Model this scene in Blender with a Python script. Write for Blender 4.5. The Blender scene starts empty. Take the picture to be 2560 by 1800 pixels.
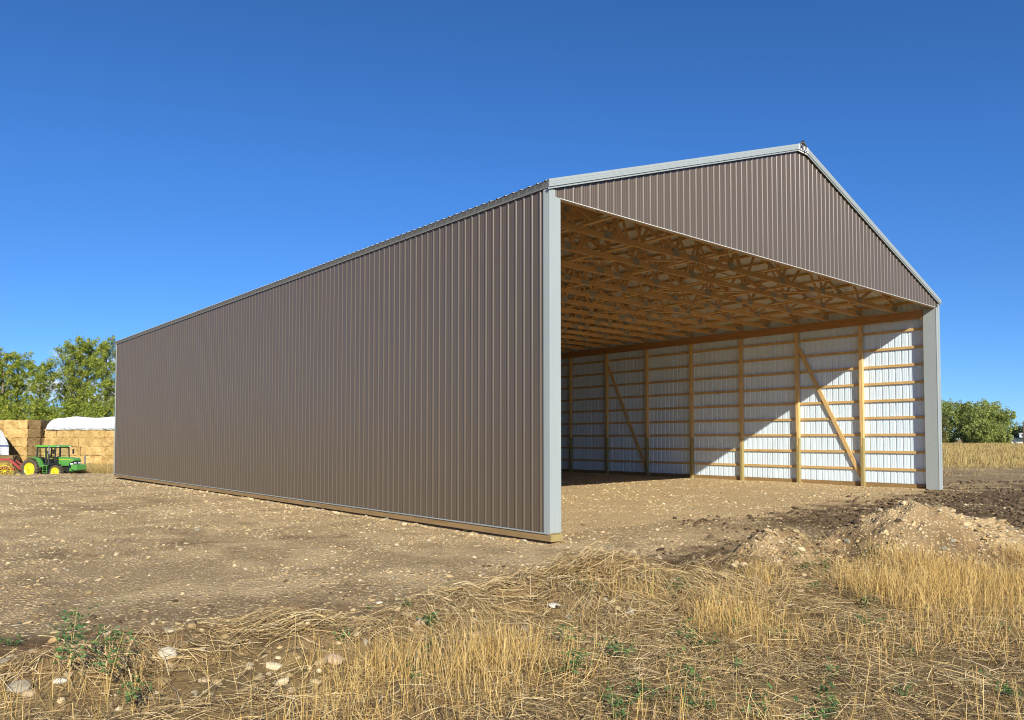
import bpy, math, random
import numpy as np
from mathutils import Vector, Matrix
R = math.radians
rng = np.random.default_rng(7)
random.seed(7)
C = bpy.context.scene.collection
scene = bpy.context.scene

# ------------------------------------------------------------------ camera, sky, sun, exposure
YAW, PITCH = 0.7128, 0.0359
CAM = np.array([-9.4606, -9.9102, 1.7083])
FW = np.array([math.sin(YAW), math.cos(YAW)])          # horizontal forward
RT = np.array([math.cos(YAW), -math.sin(YAW)])         # horizontal right
cd = bpy.data.cameras.new("camera")
cd.sensor_width = 36.0; cd.lens = 36.0 * 1891.94 / 2560
cd.shift_y = (1027.6 - 900) / 2560
cd.clip_start = 0.1; cd.clip_end = 9000
cam = bpy.data.objects.new("camera", cd); C.objects.link(cam)
cam.location = CAM
cam.rotation_euler = (math.pi / 2 + PITCH, 0.0, -YAW)
scene.camera = cam

SUN_D = Vector((0.526, 1.0, -0.605)).normalized()      # direction the light travels
SUN_EL = math.asin(-SUN_D.z)
SUN_AZ = math.atan2(-SUN_D.x, -SUN_D.y)
sl = bpy.data.lights.new("sun", "SUN"); sl.energy = 5.0; sl.angle = R(0.53); sl.color = (1.0, 0.955, 0.83)
sun = bpy.data.objects.new("sun", sl); C.objects.link(sun)
sun.rotation_euler = SUN_D.to_track_quat('-Z', 'Y').to_euler()
sun.location = (-20, -30, 30)

w = bpy.data.worlds.new("World"); scene.world = w; w.use_nodes = True
wn = w.node_tree.nodes; wl = w.node_tree.links
bg = wn["Background"]
sky = wn.new("ShaderNodeTexSky"); sky.sky_type = 'NISHITA'; sky.sun_disc = False
sky.sun_elevation = SUN_EL; sky.sun_rotation = SUN_AZ % (2 * math.pi)
sky.air_density = 0.8; sky.dust_density = 0.5; sky.ozone_density = 3.0; sky.altitude = 2000
hs = wn.new("ShaderNodeHueSaturation"); hs.inputs['Saturation'].default_value = 1.0
wl.new(sky.outputs[0], hs.inputs['Color'])
tint = wn.new("ShaderNodeMix"); tint.data_type = 'RGBA'; tint.blend_type = 'MULTIPLY'; tint.inputs[0].default_value = 1.0
tint.inputs[7].default_value = (.38, .76, 1.13, 1)      # deep late-summer blue
wl.new(hs.outputs[0], tint.inputs[6])
wtc = wn.new("ShaderNodeTexCoord"); wsx = wn.new("ShaderNodeSeparateXYZ"); wl.new(wtc.outputs['Generated'], wsx.inputs[0])
hz_ = wn.new("ShaderNodeValToRGB"); hz_.color_ramp.elements[0].position = 0.0; hz_.color_ramp.elements[0].color = (1.06, .78, .70, 1)
hz_.color_ramp.elements[1].position = .32; hz_.color_ramp.elements[1].color = (1, 1, 1, 1); wl.new(wsx.outputs['Z'], hz_.inputs[0])
tint2 = wn.new("ShaderNodeMix"); tint2.data_type = 'RGBA'; tint2.blend_type = 'MULTIPLY'; tint2.inputs[0].default_value = 1.0
wl.new(tint.outputs[2], tint2.inputs[6]); wl.new(hz_.outputs[0], tint2.inputs[7])
# a few low clouds behind the poplars, in the north
wmp = wn.new("ShaderNodeMapping"); wmp.inputs['Scale'].default_value = (9, 9, 24); wl.new(wtc.outputs['Generated'], wmp.inputs['Vector'])
wno = wn.new("ShaderNodeTexNoise"); wno.inputs['Scale'].default_value = 1.6; wno.inputs['Detail'].default_value = 7; wl.new(wmp.outputs[0], wno.inputs['Vector'])
def wramp(sock, a, b):
    n = wn.new("ShaderNodeMapRange"); n.interpolation_type = 'SMOOTHSTEP'; n.inputs['From Min'].default_value = a; n.inputs['From Max'].default_value = b; wl.new(sock, n.inputs['Value']); return n.outputs[0]
def wmul(a, b):
    n = wn.new("ShaderNodeMath"); n.operation = 'MULTIPLY'; wl.new(a, n.inputs[0]); wl.new(b, n.inputs[1]); return n.outputs[0]
wdt = wn.new("ShaderNodeVectorMath"); wdt.operation = 'DOT_PRODUCT'; wl.new(wtc.outputs['Generated'], wdt.inputs[0]); wdt.inputs[1].default_value = (math.sin(.06), math.cos(.06), .08)
cm = wmul(wmul(wramp(wno.outputs[0], .46, .60), wramp(wdt.outputs['Value'], .955, .985)), wmul(wramp(wsx.outputs['Z'], .108, .080), wramp(wsx.outputs['Z'], .0, .04)))
cmix = wn.new("ShaderNodeMix"); cmix.data_type = 'RGBA'; wl.new(cm, cmix.inputs[0]); wl.new(tint2.outputs[2], cmix.inputs[6]); cmix.inputs[7].default_value = (5.2, 5.4, 6.0, 1)
wl.new(cmix.outputs[2], bg.inputs['Color'])
bg.inputs['Strength'].default_value = 0.12
scene.view_settings.view_transform = 'Standard'; scene.view_settings.look = 'None'
scene.view_settings.exposure = 0.35; scene.view_settings.gamma = 1.0
scene.cycles.use_denoising = True; scene.cycles.denoiser = 'OPENIMAGEDENOISE'; scene.cycles.denoising_input_passes = 'RGB_ALBEDO_NORMAL'; scene.cycles.denoising_prefilter = 'ACCURATE'
scene.cycles.filter_width = 1.1; scene.cycles.use_adaptive_sampling = False
scene.cycles.max_bounces = 8; scene.cycles.diffuse_bounces = 6; scene.cycles.transparent_max_bounces = 8

# ------------------------------------------------------------------ helpers
def tag(o, label=None, cat=None, group=None, kind=None):
    if label: o["label"] = label
    if cat: o["category"] = cat
    if group: o["group"] = group
    if kind: o["kind"] = kind
    return o

def empty(name, loc=(0, 0, 0), rz=0.0):
    o = bpy.data.objects.new(name, None); C.objects.link(o)
    o.location = loc; o.rotation_euler = (0, 0, rz); o.empty_display_size = 0.2
    return o

def np_mesh(name, verts, quads=None, tris=None, mats=(), parent=None, smooth=False, matidx=None, color=None):
    """numpy arrays -> one mesh object (quads Nx4 and/or tris Nx3)"""
    me = bpy.data.meshes.new(name)
    verts = np.asarray(verts, np.float32)
    me.vertices.add(len(verts)); me.vertices.foreach_set("co", verts.ravel())
    loops, totals = [], []
    if quads is not None and len(quads):
        loops.append(np.asarray(quads, np.int32).ravel()); totals.append(np.full(len(quads), 4, np.int32))
    if tris is not None and len(tris):
        loops.append(np.asarray(tris, np.int32).ravel()); totals.append(np.full(len(tris), 3, np.int32))
    loops = np.concatenate(loops); totals = np.concatenate(totals)
    starts = np.concatenate([[0], np.cumsum(totals)[:-1]]).astype(np.int32)
    me.loops.add(len(loops)); me.loops.foreach_set("vertex_index", loops)
    me.polygons.add(len(totals)); me.polygons.foreach_set("loop_start", starts); me.polygons.foreach_set("loop_total", totals)
    me.polygons.foreach_set("use_smooth", np.full(len(totals), bool(smooth)))
    if matidx is not None: me.polygons.foreach_set("material_index", np.asarray(matidx, np.int32))
    for m in mats: me.materials.append(m)
    if color is not None:
        a = me.attributes.new("tint", 'FLOAT_COLOR', 'POINT')
        a.data.foreach_set("color", np.asarray(color, np.float32).ravel())
    me.update(calc_edges=True); me.validate()
    o = bpy.data.objects.new(name, me); C.objects.link(o)
    if parent: o.parent = parent
    return o

class MB:
    """collects polygons, then links them as ONE mesh object"""
    def __init__(s): s.v = []; s.f = []; s.m = []; s.sm = []
    def add(s, verts, faces, mat=0, smooth=False):
        b = len(s.v); s.v += [tuple(v) for v in verts]
        for f in faces:
            s.f.append(tuple(i + b for i in f)); s.m.append(mat); s.sm.append(smooth)
        return s
    def box(s, lo, hi, mat=0):
        x0, y0, z0 = lo; x1, y1, z1 = hi
        v = [(x0, y0, z0), (x1, y0, z0), (x1, y1, z0), (x0, y1, z0), (x0, y0, z1), (x1, y0, z1), (x1, y1, z1), (x0, y1, z1)]
        return s.add(v, [(0, 3, 2, 1), (4, 5, 6, 7), (0, 1, 5, 4), (1, 2, 6, 5), (2, 3, 7, 6), (3, 0, 4, 7)], mat)
    def beam(s, p0, p1, wd, ht, up=(0, 0, 1), mat=0):
        p0 = Vector(p0); p1 = Vector(p1); a = (p1 - p0).normalized()
        sd = a.cross(Vector(up)).normalized(); u = sd.cross(a)
        v = []
        for p in (p0, p1):
            for i, j in ((-1, -1), (1, -1), (1, 1), (-1, 1)):
                v.append(p + sd * (i * wd / 2) + u * (j * ht / 2))
        return s.add(v, [(0, 1, 2, 3), (7, 6, 5, 4), (0, 4, 5, 1), (1, 5, 6, 2), (2, 6, 7, 3), (3, 7, 4, 0)], mat)
    def prism(s, poly, axis_off, mat=0):
        """closed polygon (list of 3-vectors) extruded by the vector axis_off"""
        n = len(poly); o = Vector(axis_off)
        v = [Vector(p) for p in poly] + [Vector(p) + o for p in poly]
        f = [tuple(range(n - 1, -1, -1)), tuple(range(n, 2 * n))]
        f += [(i, (i + 1) % n, n + (i + 1) % n, n + i) for i in range(n)]
        return s.add(v, f, mat)
    def tube(s, pts, radii, n=8, mat=0, smooth=True, caps=True):
        pts = [Vector(p) for p in pts]
        if not hasattr(radii, '__len__'): radii = [radii] * len(pts)
        v = []; f = []
        for i, p in enumerate(pts):
            a = (pts[min(i + 1, len(pts) - 1)] - pts[max(i - 1, 0)]).normalized()
            ref = Vector((0, 0, 1)) if abs(a.z) < 0.9 else Vector((1, 0, 0))
            x = a.cross(ref).normalized(); y = a.cross(x)
            for k in range(n):
                t = 2 * math.pi * k / n
                v.append(p + x * (math.cos(t) * radii[i]) + y * (math.sin(t) * radii[i]))
        for i in range(len(pts) - 1):
            for k in range(n):
                f.append((i * n + k, i * n + (k + 1) % n, (i + 1) * n + (k + 1) % n, (i + 1) * n + k))
        s.add(v, f, mat, smooth)
        if caps:
            s.add(v[:n], [tuple(range(n))], mat); s.add(v[-n:], [tuple(range(n))[::-1]], mat)
        return s
    def lathe(s, prof, center, axis='y', n=28, mat=0, smooth=True):
        """prof: (radius, offset along axis) list, revolved about axis through center"""
        v = []; f = []; c = Vector(center)
        for r, h in prof:
            for k in range(n):
                t = 2 * math.pi * k / n; a, b = r * math.cos(t), r * math.sin(t)
                v.append(c + Vector((a, h, b) if axis == 'y' else (a, b, h)))
        for i in range(len(prof) - 1):
            for k in range(n):
                f.append((i * n + k, i * n + (k + 1) % n, (i + 1) * n + (k + 1) % n, (i + 1) * n + k))
        return s.add(v, f, mat, smooth)
    def build(s, name, mats, parent=None, bevel=0.0):
        me = bpy.data.meshes.new(name); me.from_pydata(s.v, [], s.f)
        for m in (mats if isinstance(mats, (list, tuple)) else [mats]): me.materials.append(m)
        me.polygons.foreach_set("material_index", s.m); me.polygons.foreach_set("use_smooth", s.sm)
        me.update()
        o = bpy.data.objects.new(name, me); C.objects.link(o)
        if parent: o.parent = parent
        if bevel:
            b = o.modifiers.new("bevel", 'BEVEL'); b.width = bevel; b.segments = 2; b.limit_method = 'ANGLE'
        return o

def copy_tree(o, parent=None):
    c = o.copy(); C.objects.link(c)
    if parent: c.parent = parent
    for ch in [x for x in o.children]: copy_tree(ch, c)
    return c

# noise in numpy
def _hash(ix, iy, seed):
    h = (ix.astype(np.int64) * 374761393 + iy.astype(np.int64) * 668265263 + seed * 974634541) & 0xFFFFFFFF
    h = ((h ^ (h >> 13)) * 1274126177) & 0xFFFFFFFF
    h = ((h ^ (h >> 16)) * 2246822519) & 0xFFFFFFFF
    return ((h ^ (h >> 15)) & 0xFFFFFF) / float(0xFFFFFF)
def vnoise(x, y, seed=0):
    x = np.asarray(x, float); y = np.asarray(y, float)
    ix = np.floor(x); iy = np.floor(y); fx = x - ix; fy = y - iy
    fx = fx * fx * fx * (fx * (fx * 6 - 15) + 10); fy = fy * fy * fy * (fy * (fy * 6 - 15) + 10)
    a = _hash(ix, iy, seed); b = _hash(ix + 1, iy, seed); c = _hash(ix, iy + 1, seed); d = _hash(ix + 1, iy + 1, seed)
    return (a * (1 - fx) + b * fx) * (1 - fy) + (c * (1 - fx) + d * fx) * fy
def fbm(x, y, seed=0, octv=4, gain=0.5):
    t = 0; amp = 1; tot = 0; f = 1.0
    for i in range(octv):
        t = t + amp * vnoise(x * f + 17.3 * i, y * f - 9.1 * i, seed + i); tot += amp; amp *= gain; f *= 2.03
    return t / tot            # 0..1
def sstep(a, b, x):
    t = np.clip((np.asarray(x, float) - a) / (b - a), 0, 1); return t * t * (3 - 2 * t)

# ------------------------------------------------------------------ terrain
W, L = 18.29, 30.5
CR = np.array([(-9, 3.4, .16), (-6, 4.4, .2), (-3.58, 5.29, .25), (-2.36, 6.2, .28), (-1.33, 6.5, .29), (-.44, 7.5, .30), (.82, 8.15, .40),
               (1.7, 8.4, .30), (3.25, 9.9, .40), (4.3, 10.1, .32), (5.5, 10.3, .40), (7.5, 11.1, .40), (10, 12, .35), (16, 14, .2)])
def uv(x, y):
    dx = np.asarray(x, float) - CAM[0]; dy = np.asarray(y, float) - CAM[1]
    return dx * RT[0] + dy * RT[1], dx * FW[0] + dy * FW[1]
def xy(u, v): return CAM[0] + u * RT[0] + v * FW[0], CAM[1] + u * RT[1] + v * FW[1]
def crest(u): return np.interp(u, CR[:, 0], CR[:, 1]), np.interp(u, CR[:, 0], CR[:, 2])
def berm(u, v):
    """(height factor 0..1 across the berm, signed distance from crest line: <0 in front of it)"""
    vc, hc = crest(u); vc = vc + 0.35 * (fbm(u * .8, v * 0 + 3.3, 5, 3) - .5); s = v - vc
    prof = np.where(s < 0, np.exp(-(s / 1.0) ** 2), np.exp(-(s / 0.75) ** 2))
    return prof, s, hc
def ground_h(x, y, detail=True):
    x = np.asarray(x, float); y = np.asarray(y, float)
    u, v = uv(x, y)
    z = -.16 + .14 * np.clip(x / W, -.5, 1.3)
    prof, s, hc = berm(u, v)
    near = 1 - sstep(24, 34, v)
    front = np.where(s < 0, 1 - np.exp(-(s / 1.3) ** 2), 0.0)      # stubble field in front of the berm lies a bit higher than the pad
    z = z + near * front * (.10 - z - .03)
    lump = .72 + .56 * fbm(u * 1.3, v * 1.3, 21, 3)
    z = z + near * prof * (hc + .1) * lump
    # left and behind the pad: bank down to the yard
    left = 1 - sstep(-.50, -.30, u / np.maximum(v, 1.0))
    z = z - left * (0.09 * sstep(26, 41, v) + 1.55 * sstep(41.5, 52, v)) * sstep(20, 30, v)
    # right: field that rises gently to a crest, then falls away
    right = sstep(-.3, .35, u / np.maximum(v, 1.0))
    z = z + right * (.55 * sstep(38, 100, v) - 4.2 * sstep(106, 190, v))
    z = z - (1 - right) * (1 - left) * 1.6 * sstep(60, 110, v)
    far = sstep(250, 900, v); z = z * (1 - far) - 3.5 * far
    if detail:
        rough = near * (.25 + .75 * np.clip(prof * 1.2 + sstep(-6, -.5, s) * (1 - sstep(.4, 4.5, s)), 0, 1))
        z = z + rough * .11 * (fbm(x * 2.1, y * 2.1, 3, 4, .55) - .5) + near * prof * .16 * (fbm(x * 5.3, y * 5.3, 9, 3) - .5)
        z = z + (1 - sstep(40, 60, v)) * .06 * (fbm(x * .35, y * .35, 31, 3) - .5)
    # trench along the left wall so that the skirt board stands clear
    z = z - .05 * np.exp(-((x + .08) / .22) ** 2) * ((y > -.3) & (y < L + .3))
    return z
def gz(x, y): return float(ground_h(np.array([x]), np.array([y]))[0])
F3 = np.array([FW[0] * math.cos(PITCH), FW[1] * math.cos(PITCH), math.sin(PITCH)])
R3 = np.array([RT[0], RT[1], 0.0]); U3 = np.cross(R3, F3)
def ray_ground(px, py):
    """where the line of sight through a photo pixel (2560 x 1800) meets the terrain"""
    d = F3 + R3 * ((px - 1280) / 1891.94) - U3 * ((py - 1027.6) / 1891.94)
    t = np.linspace(2.0, 90, 3500); P = CAM[None] + t[:, None] * d[None]
    hit = np.nonzero(P[:, 2] < ground_h(P[:, 0], P[:, 1]))[0]
    k = hit[0] if len(hit) else len(t) - 1
    return P[k]

# ------------------------------------------------------------------ materials
def new_mat(name):
    m = bpy.data.materials.new(name); m.use_nodes = True
    nt = m.node_tree; b = nt.nodes["Principled BSDF"]
    return m, nt, b
def N(nt, t, **kw):
    n = nt.nodes.new(t)
    for k, v in kw.items():
        if k in n.inputs.keys(): n.inputs[k].default_value = v
        else: setattr(n, k, v)
    return n
def ramp(nt, stops, interp='LINEAR'):
    n = nt.nodes.new("ShaderNodeValToRGB"); cr = n.color_ramp; cr.interpolation = interp
    while len(cr.elements) < len(stops): cr.elements.new(0.5)
    for e, (p, c) in zip(cr.elements, stops): e.position = p; e.color = (*c, 1)
    return n
def mixc(nt, fac, a, b, blend='MIX'):
    n = nt.nodes.new("ShaderNodeMix"); n.data_type = 'RGBA'; n.blend_type = blend
    for sock, val in ((n.inputs[0], fac), (n.inputs[6], a), (n.inputs[7], b)):
        if isinstance(val, bpy.types.NodeSocket): nt.links.new(val, sock)
        elif isinstance(val, (int, float)): sock.default_value = val
        else: sock.default_value = (*val, 1)
    return n.outputs[2]
def bump(nt, bsdf, height, strength=0.3, dist=0.02):
    n = nt.nodes.new("ShaderNodeBump"); n.inputs['Strength'].default_value = strength; n.inputs['Distance'].default_value = dist
    nt.links.new(height, n.inputs['Height']); nt.links.new(n.outputs[0], bsdf.inputs['Normal']); return n
def objco(nt, scale=(1, 1, 1)):
    tc = nt.nodes.new("ShaderNodeTexCoord"); mp = nt.nodes.new("ShaderNodeMapping"); mp.inputs['Scale'].default_value = scale
    nt.links.new(tc.outputs['Object'], mp.inputs['Vector']); return mp.outputs[0]

def mat_simple(name, col, rough=.6, metal=0.0, var=.12, scale=3.0, spec=.5, bumps=0.0, dust=0.0):
    m, nt, b = new_mat(name)
    n = N(nt, "ShaderNodeTexNoise", Scale=scale, Detail=5.0); nt.links.new(objco(nt), n.inputs['Vector'])
    c = mixc(nt, n.outputs[0], tuple(x * (1 - var) for x in col), tuple(min(1, x * (1 + var)) for x in col))
    if dust:
        nd = N(nt, "ShaderNodeTexNoise", Scale=2.6, Detail=6.0, Roughness=.7); nt.links.new(objco(nt, (1, 1, 1.6)), nd.inputs['Vector'])
        rd = ramp(nt, [(.35, (dust * .3,) * 3), (.7, (dust,) * 3)]); nt.links.new(nd.outputs[0], rd.inputs[0])
        c = mixc(nt, rd.outputs[0], c, (.36, .27, .16))
    nt.links.new(c, b.inputs['Base Color'])
    b.inputs['Roughness'].default_value = rough; b.inputs['Metallic'].default_value = metal
    b.inputs['Specular IOR Level'].default_value = spec
    if bumps: bump(nt, b, n.outputs[0], bumps, .01)
    return m

def mat_siding(name, col, rough, spec, wav, along=(1, 1, .25)):
    m, nt, b = new_mat(name)
    n = N(nt, "ShaderNodeTexNoise", Scale=1.7, Detail=3.0); nt.links.new(objco(nt, along), n.inputs['Vector'])
    n2 = N(nt, "ShaderNodeTexNoise", Scale=9.0, Detail=6.0); nt.links.new(objco(nt, (1, 1, .12)), n2.inputs['Vector'])
    c = mixc(nt, n.outputs[0], tuple(x * .93 for x in col), tuple(x * 1.07 for x in col))
    c = mixc(nt, n2.outputs[0], c, tuple(min(1, x * 1.12 + .004) for x in col))
    nt.links.new(c, b.inputs['Base Color'])
    rr = N(nt, "ShaderNodeMapRange"); rr.inputs['To Min'].default_value = rough - .05; rr.inputs['To Max'].default_value = rough + .06
    nt.links.new(n2.outputs[0], rr.inputs['Value']); nt.links.new(rr.outputs[0], b.inputs['Roughness'])
    b.inputs['Specular IOR Level'].default_value = spec
    bump(nt, b, n.outputs[0], wav, .02)
    return m

def mat_wood(name, axis, col, dark, rough=.75):
    m, nt, b = new_mat(name)
    s = [14, 14, 14]; s[axis] = .9
    n = N(nt, "ShaderNodeTexNoise", Scale=2.0, Detail=6.0, Roughness=.62, Distortion=.6); nt.links.new(objco(nt, tuple(s)), n.inputs['Vector'])
    s2 = [3.5, 3.5, 3.5]; s2[axis] = 1.6
    kn = N(nt, "ShaderNodeTexVoronoi", Scale=1.0); nt.links.new(objco(nt, tuple(s2)), kn.inputs['Vector'])
    kr = ramp(nt, [(0.0, (1, 1, 1)), (.055, (.6, .6, .6)), (.10, (0, 0, 0))]); nt.links.new(kn.outputs['Distance'], kr.inputs[0])
    g = N(nt, "ShaderNodeNewGeometry")
    r = ramp(nt, [(.28, dark), (.5, col), (.75, tuple(min(1, c * 1.15) for c in col))]); nt.links.new(n.outputs[0], r.inputs[0])
    c = mixc(nt, kr.outputs[0], r.outputs[0], tuple(x * .38 for x in dark))
    tone = ramp(nt, [(0, (.70, .66, .60)), (.5, (1, .98, .95)), (1, (1.14, 1.13, 1.12))]); nt.links.new(g.outputs['Random Per Island'], tone.inputs[0])
    c = mixc(nt, 1.0, c, tone.outputs[0], 'MULTIPLY')
    nt.links.new(c, b.inputs['Base Color']); b.inputs['Roughness'].default_value = rough
    b.inputs['Specular IOR Level'].default_value = .3
    bump(nt, b, n.outputs[0], .15, .004)
    return m

LUM, LUMD = (.60, .385, .18), (.46, .28, .12)
wood_x = mat_wood("lumber_across", 0, LUM, LUMD)
wood_y = mat_wood("lumber_along", 1, (.64, .425, .175), (.48, .30, .115))
wood_z = mat_wood("lumber_upright", 2, (.67, .455, .20), (.52, .34, .135))
wood_hdr = mat_wood("fir_beam", 1, (.44, .24, .10), (.33, .165, .065))
treat_y = mat_wood("treated_board", 1, (.31, .20, .088), (.21, .135, .055))
treat_z = mat_wood("treated_post", 2, (.34, .27, .11), (.25, .20, .08))
brown = mat_siding("brown_steel", (.108, .078, .051), .33, .60, .12)
liner = mat_siding("grey_primer_steel", (.70, .82, .92), .33, .7, .2)
ashtrim = mat_siding("ash_grey_trim", (.33, .36, .35), .45, .5, .12)
roofsteel = mat_siding("ash_grey_roof", (.34, .37, .36), .42, .5, .15)
roofunder = mat_siding("roof_underside", (.52, .52, .49), .45, .5, .15)
galv = mat_simple("galvanised_plate", (.36, .34, .28), .5, .15, .2, 14)
white_paint = mat_simple("white_paint", (.78, .79, .76), .5, 0, .04)
black_paint = mat_simple("black_lettering", (.012, .012, .018), .45)
dark_foam = mat_simple("dark_closure", (.02, .018, .016), .8)

# ------------------------------------------------------------------ the shed
shed = empty("machine_shed", (0, 0, 0))
tag(shed, "long brown ribbed steel pole shed with open front end and pale corner trim", "shed")
PITCHR = 0.2286
SL = (9.2759 - 6.2615) / (W / 2)                       # roof slope
def zrake(x): return 6.2615 + SL * min(x, W - x)
RIB = [(0, 0), (.007, .002), (.018, .0145), (.025, .0192), (.031, .0205), (.043, .0205), (.049, .0192), (.056, .0145), (.067, .002), (.074, 0),
       (.106, 0), (.112, .0032), (.122, .0032), (.128, 0), (.164, 0), (.170, .0032), (.180, .0032), (.186, 0)]
def rib_profile(s0, s1, phase=0.0):
    out = [(s0, 0.0)]; k = 0
    while True:
        b = s0 + phase + k * PITCHR
        for ds, d in RIB:
            if b + ds >= s1 - .001: out.append((s1, 0.0)); return out
            if b + ds > out[-1][0] + 1e-5: out.append((b + ds, d))
        k += 1
def sheet(name, prof, place, zb, zt, mats, inner_off=-.002, breaks=(), parent=None):
    """ribbed sheet: outer skin (mats[0]) and inner skin (mats[1]) two millimetres behind it"""
    P = list(prof)
    for bk in breaks:
        i = next(i for i, p in enumerate(P) if p[0] > bk)
        a, b = P[i - 1], P[i]; t = (bk - a[0]) / (b[0] - a[0]); P.insert(i, (bk, a[1] + t * (b[1] - a[1])))
    v = []; n = len(P)
    for off in (0.0, inner_off):
        for s, d in P: v.append(place(s, d + off, zb(s)))
        for s, d in P: v.append(place(s, d + off, zt(s)))
    q = []; mi = []
    for i in range(n - 1):
        q.append((i, i + 1, n + i + 1, n + i)); mi.append(0)
    for i in range(n - 1):
        q.append((2 * n + i, 3 * n + i, 3 * n + i + 1, 2 * n + i + 1)); mi.append(1)
    return np_mesh(name, v, quads=q, mats=mats, parent=parent, smooth=False, matidx=mi)

sheet("side_wall", rib_profile(0.0, L, .05), lambda s, d, z: (-d, L - s, z), lambda s: 0.0, lambda s: 6.398, [brown, liner], parent=shed)
sheet("side_wall", rib_profile(0.0, L, .05), lambda s, d, z: (W + d, s, z), lambda s: 0.0, lambda s: 6.398, [brown, liner], parent=shed)
sheet("gable_siding", rib_profile(.10, W - .10, .04), lambda s, d, z: (s, -d, z), lambda s: 6.142, lambda s: zrake(s) + .04, [brown, liner], breaks=(W / 2,), parent=shed)
sheet("end_wall", rib_profile(0.0, W, .04), lambda s, d, z: (W - s, L + d, z), lambda s: 0.0, lambda s: zrake(s) + .04, [brown, liner], breaks=(W / 2,), parent=shed)

# roof: one sheet per slope, ribs run down the slope
ZR0 = 6.2615 + .155
def roof_sheet(side):
    prof = rib_profile(-.07, L + .07, .03)
    c = math.cos(math.atan(SL))
    def place(s, d, t):
        x = t; z = ZR0 + SL * t + d / c
        return (x if side == 0 else W - x, s, z)
    P = prof; n = len(P); v = []; q = []; mi = []
    for off in (0.0, -.003):
        for t in (-.108, W / 2 - .005):
            for s, d in P: v.append(place(s, d + off, t))
    for i in range(n - 1):
        q.append((i, i + 1, n + i + 1, n + i) if side else (i, n + i, n + i + 1, i + 1)); mi.append(0)
        q.append((2 * n + i, 3 * n + i, 3 * n + i + 1, 2 * n + i + 1) if side else (2 * n + i, 2 * n + i + 1, 3 * n + i + 1, 3 * n + i)); mi.append(1)
    np_mesh("roof_panel", v, quads=q, mats=[roofsteel, roofunder], parent=shed, smooth=True, matidx=mi)
roof_sheet(0); roof_sheet(1)
def zroof(x): return ZR0 + SL * min(x, W - x)

m = MB()                                               # ridge cap
for sg in (-1, 1):
    x1 = W / 2 + sg * .19
    m.prism([(W / 2, -.10, zroof(W / 2) + .05), (x1, -.10, zroof(x1) + .028), (x1, -.10, zroof(x1) + .022), (W / 2, -.10, zroof(W / 2) + .042)], (0, L + .2, 0))
m.build("ridge_cap", ashtrim, shed)
for y in (-.098, L + .06):
    m = MB(); m.prism([(W / 2 - .15, y, zroof(W / 2 - .15) + .004), (W / 2 + .15, y, zroof(W / 2 - .15) + .004), (W / 2 + .02, y, zroof(W / 2) + .085), (W / 2 - .05, y, zroof(W / 2) + .075)], (0, .035, 0)); m.build("ridge_closure", dark_foam, shed)

def rake(xa, xb, yy, sgn):
    m = MB()
    def strip(lo, hi, y0, y1):
        m.prism([(xa, y0, zrake(xa) + lo), (xb, y0, zrake(xb) + lo), (xb, y0, zrake(xb) + hi), (xa, y0, zrake(xa) + hi)], (0, y1 - y0, 0))
    s = sgn
    strip(.036, .172, yy - s * .086, yy - s * .070)     # face
    strip(.078, .084, yy - s * .089, yy - s * .0865)    # stiffening beads
    strip(.122, .128, yy - s * .089, yy - s * .0865)
    strip(-.004, .030, yy - s * .066, yy - s * .052)    # lower lip
    strip(.030, .036, yy - s * .070, yy - s * .003)     # return to the wall
    strip(.172, .178, yy - s * .086, yy + s * .04)      # over the roof edge
    m.build("rake_trim", ashtrim, shed)
def zrake_(x): return zrake(x)
for yy, sg in ((0.0, 1), (L, -1)):
    rake(-.075, W / 2 - .235, yy, sg); rake(W / 2 + .235, W + .075, yy, sg)
m = MB(); m.box((.258, -.026, 6.131), (W - .258, .030, 6.1405)); m.build("opening_trim", white_paint, shed)
# name plate at the peak
m = MB()
zp = zrake(W / 2 - .235)
m.prism([(W / 2 - .237, -.092, zp + .036), (W / 2 + .237, -.092, zp + .036), (W / 2 + .237, -.092, zp + .172), (W / 2 + .11, -.092, zp + .215), (W / 2 - .11, -.092, zp + .215), (W / 2 - .237, -.092, zp + .172)], (0, .03, 0))
m.prism([(W / 2 - .237, -.066, zp - .004), (W / 2 + .237, -.066, zp - .004), (W / 2 + .237, -.066, zp + .030), (W / 2 - .237, -.066, zp + .030)], (0, .014, 0))
plate = m.build("name_plate", white_paint, shed)
tc = bpy.data.curves.new("lettering", 'FONT'); tc.body = "MQS"; tc.size = .235; tc.extrude = .002; tc.align_x = 'CENTER'; tc.offset = .0035
to = bpy.data.objects.new("lettering_curve", tc); C.objects.link(to)
dg = bpy.context.evaluated_depsgraph_get(); lm = bpy.data.meshes.new_from_object(to.evaluated_get(dg))
bpy.data.objects.remove(to)
lt = bpy.data.objects.new("lettering", lm); C.objects.link(lt); lm.materials.clear(); lm.materials.append(black_paint)
lt.parent = plate; lt.rotation_euler = (math.pi / 2, 0, 0); lt.location = (W / 2, -.0945, zp + .045); lt.scale = (.78, .98, 1)

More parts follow.
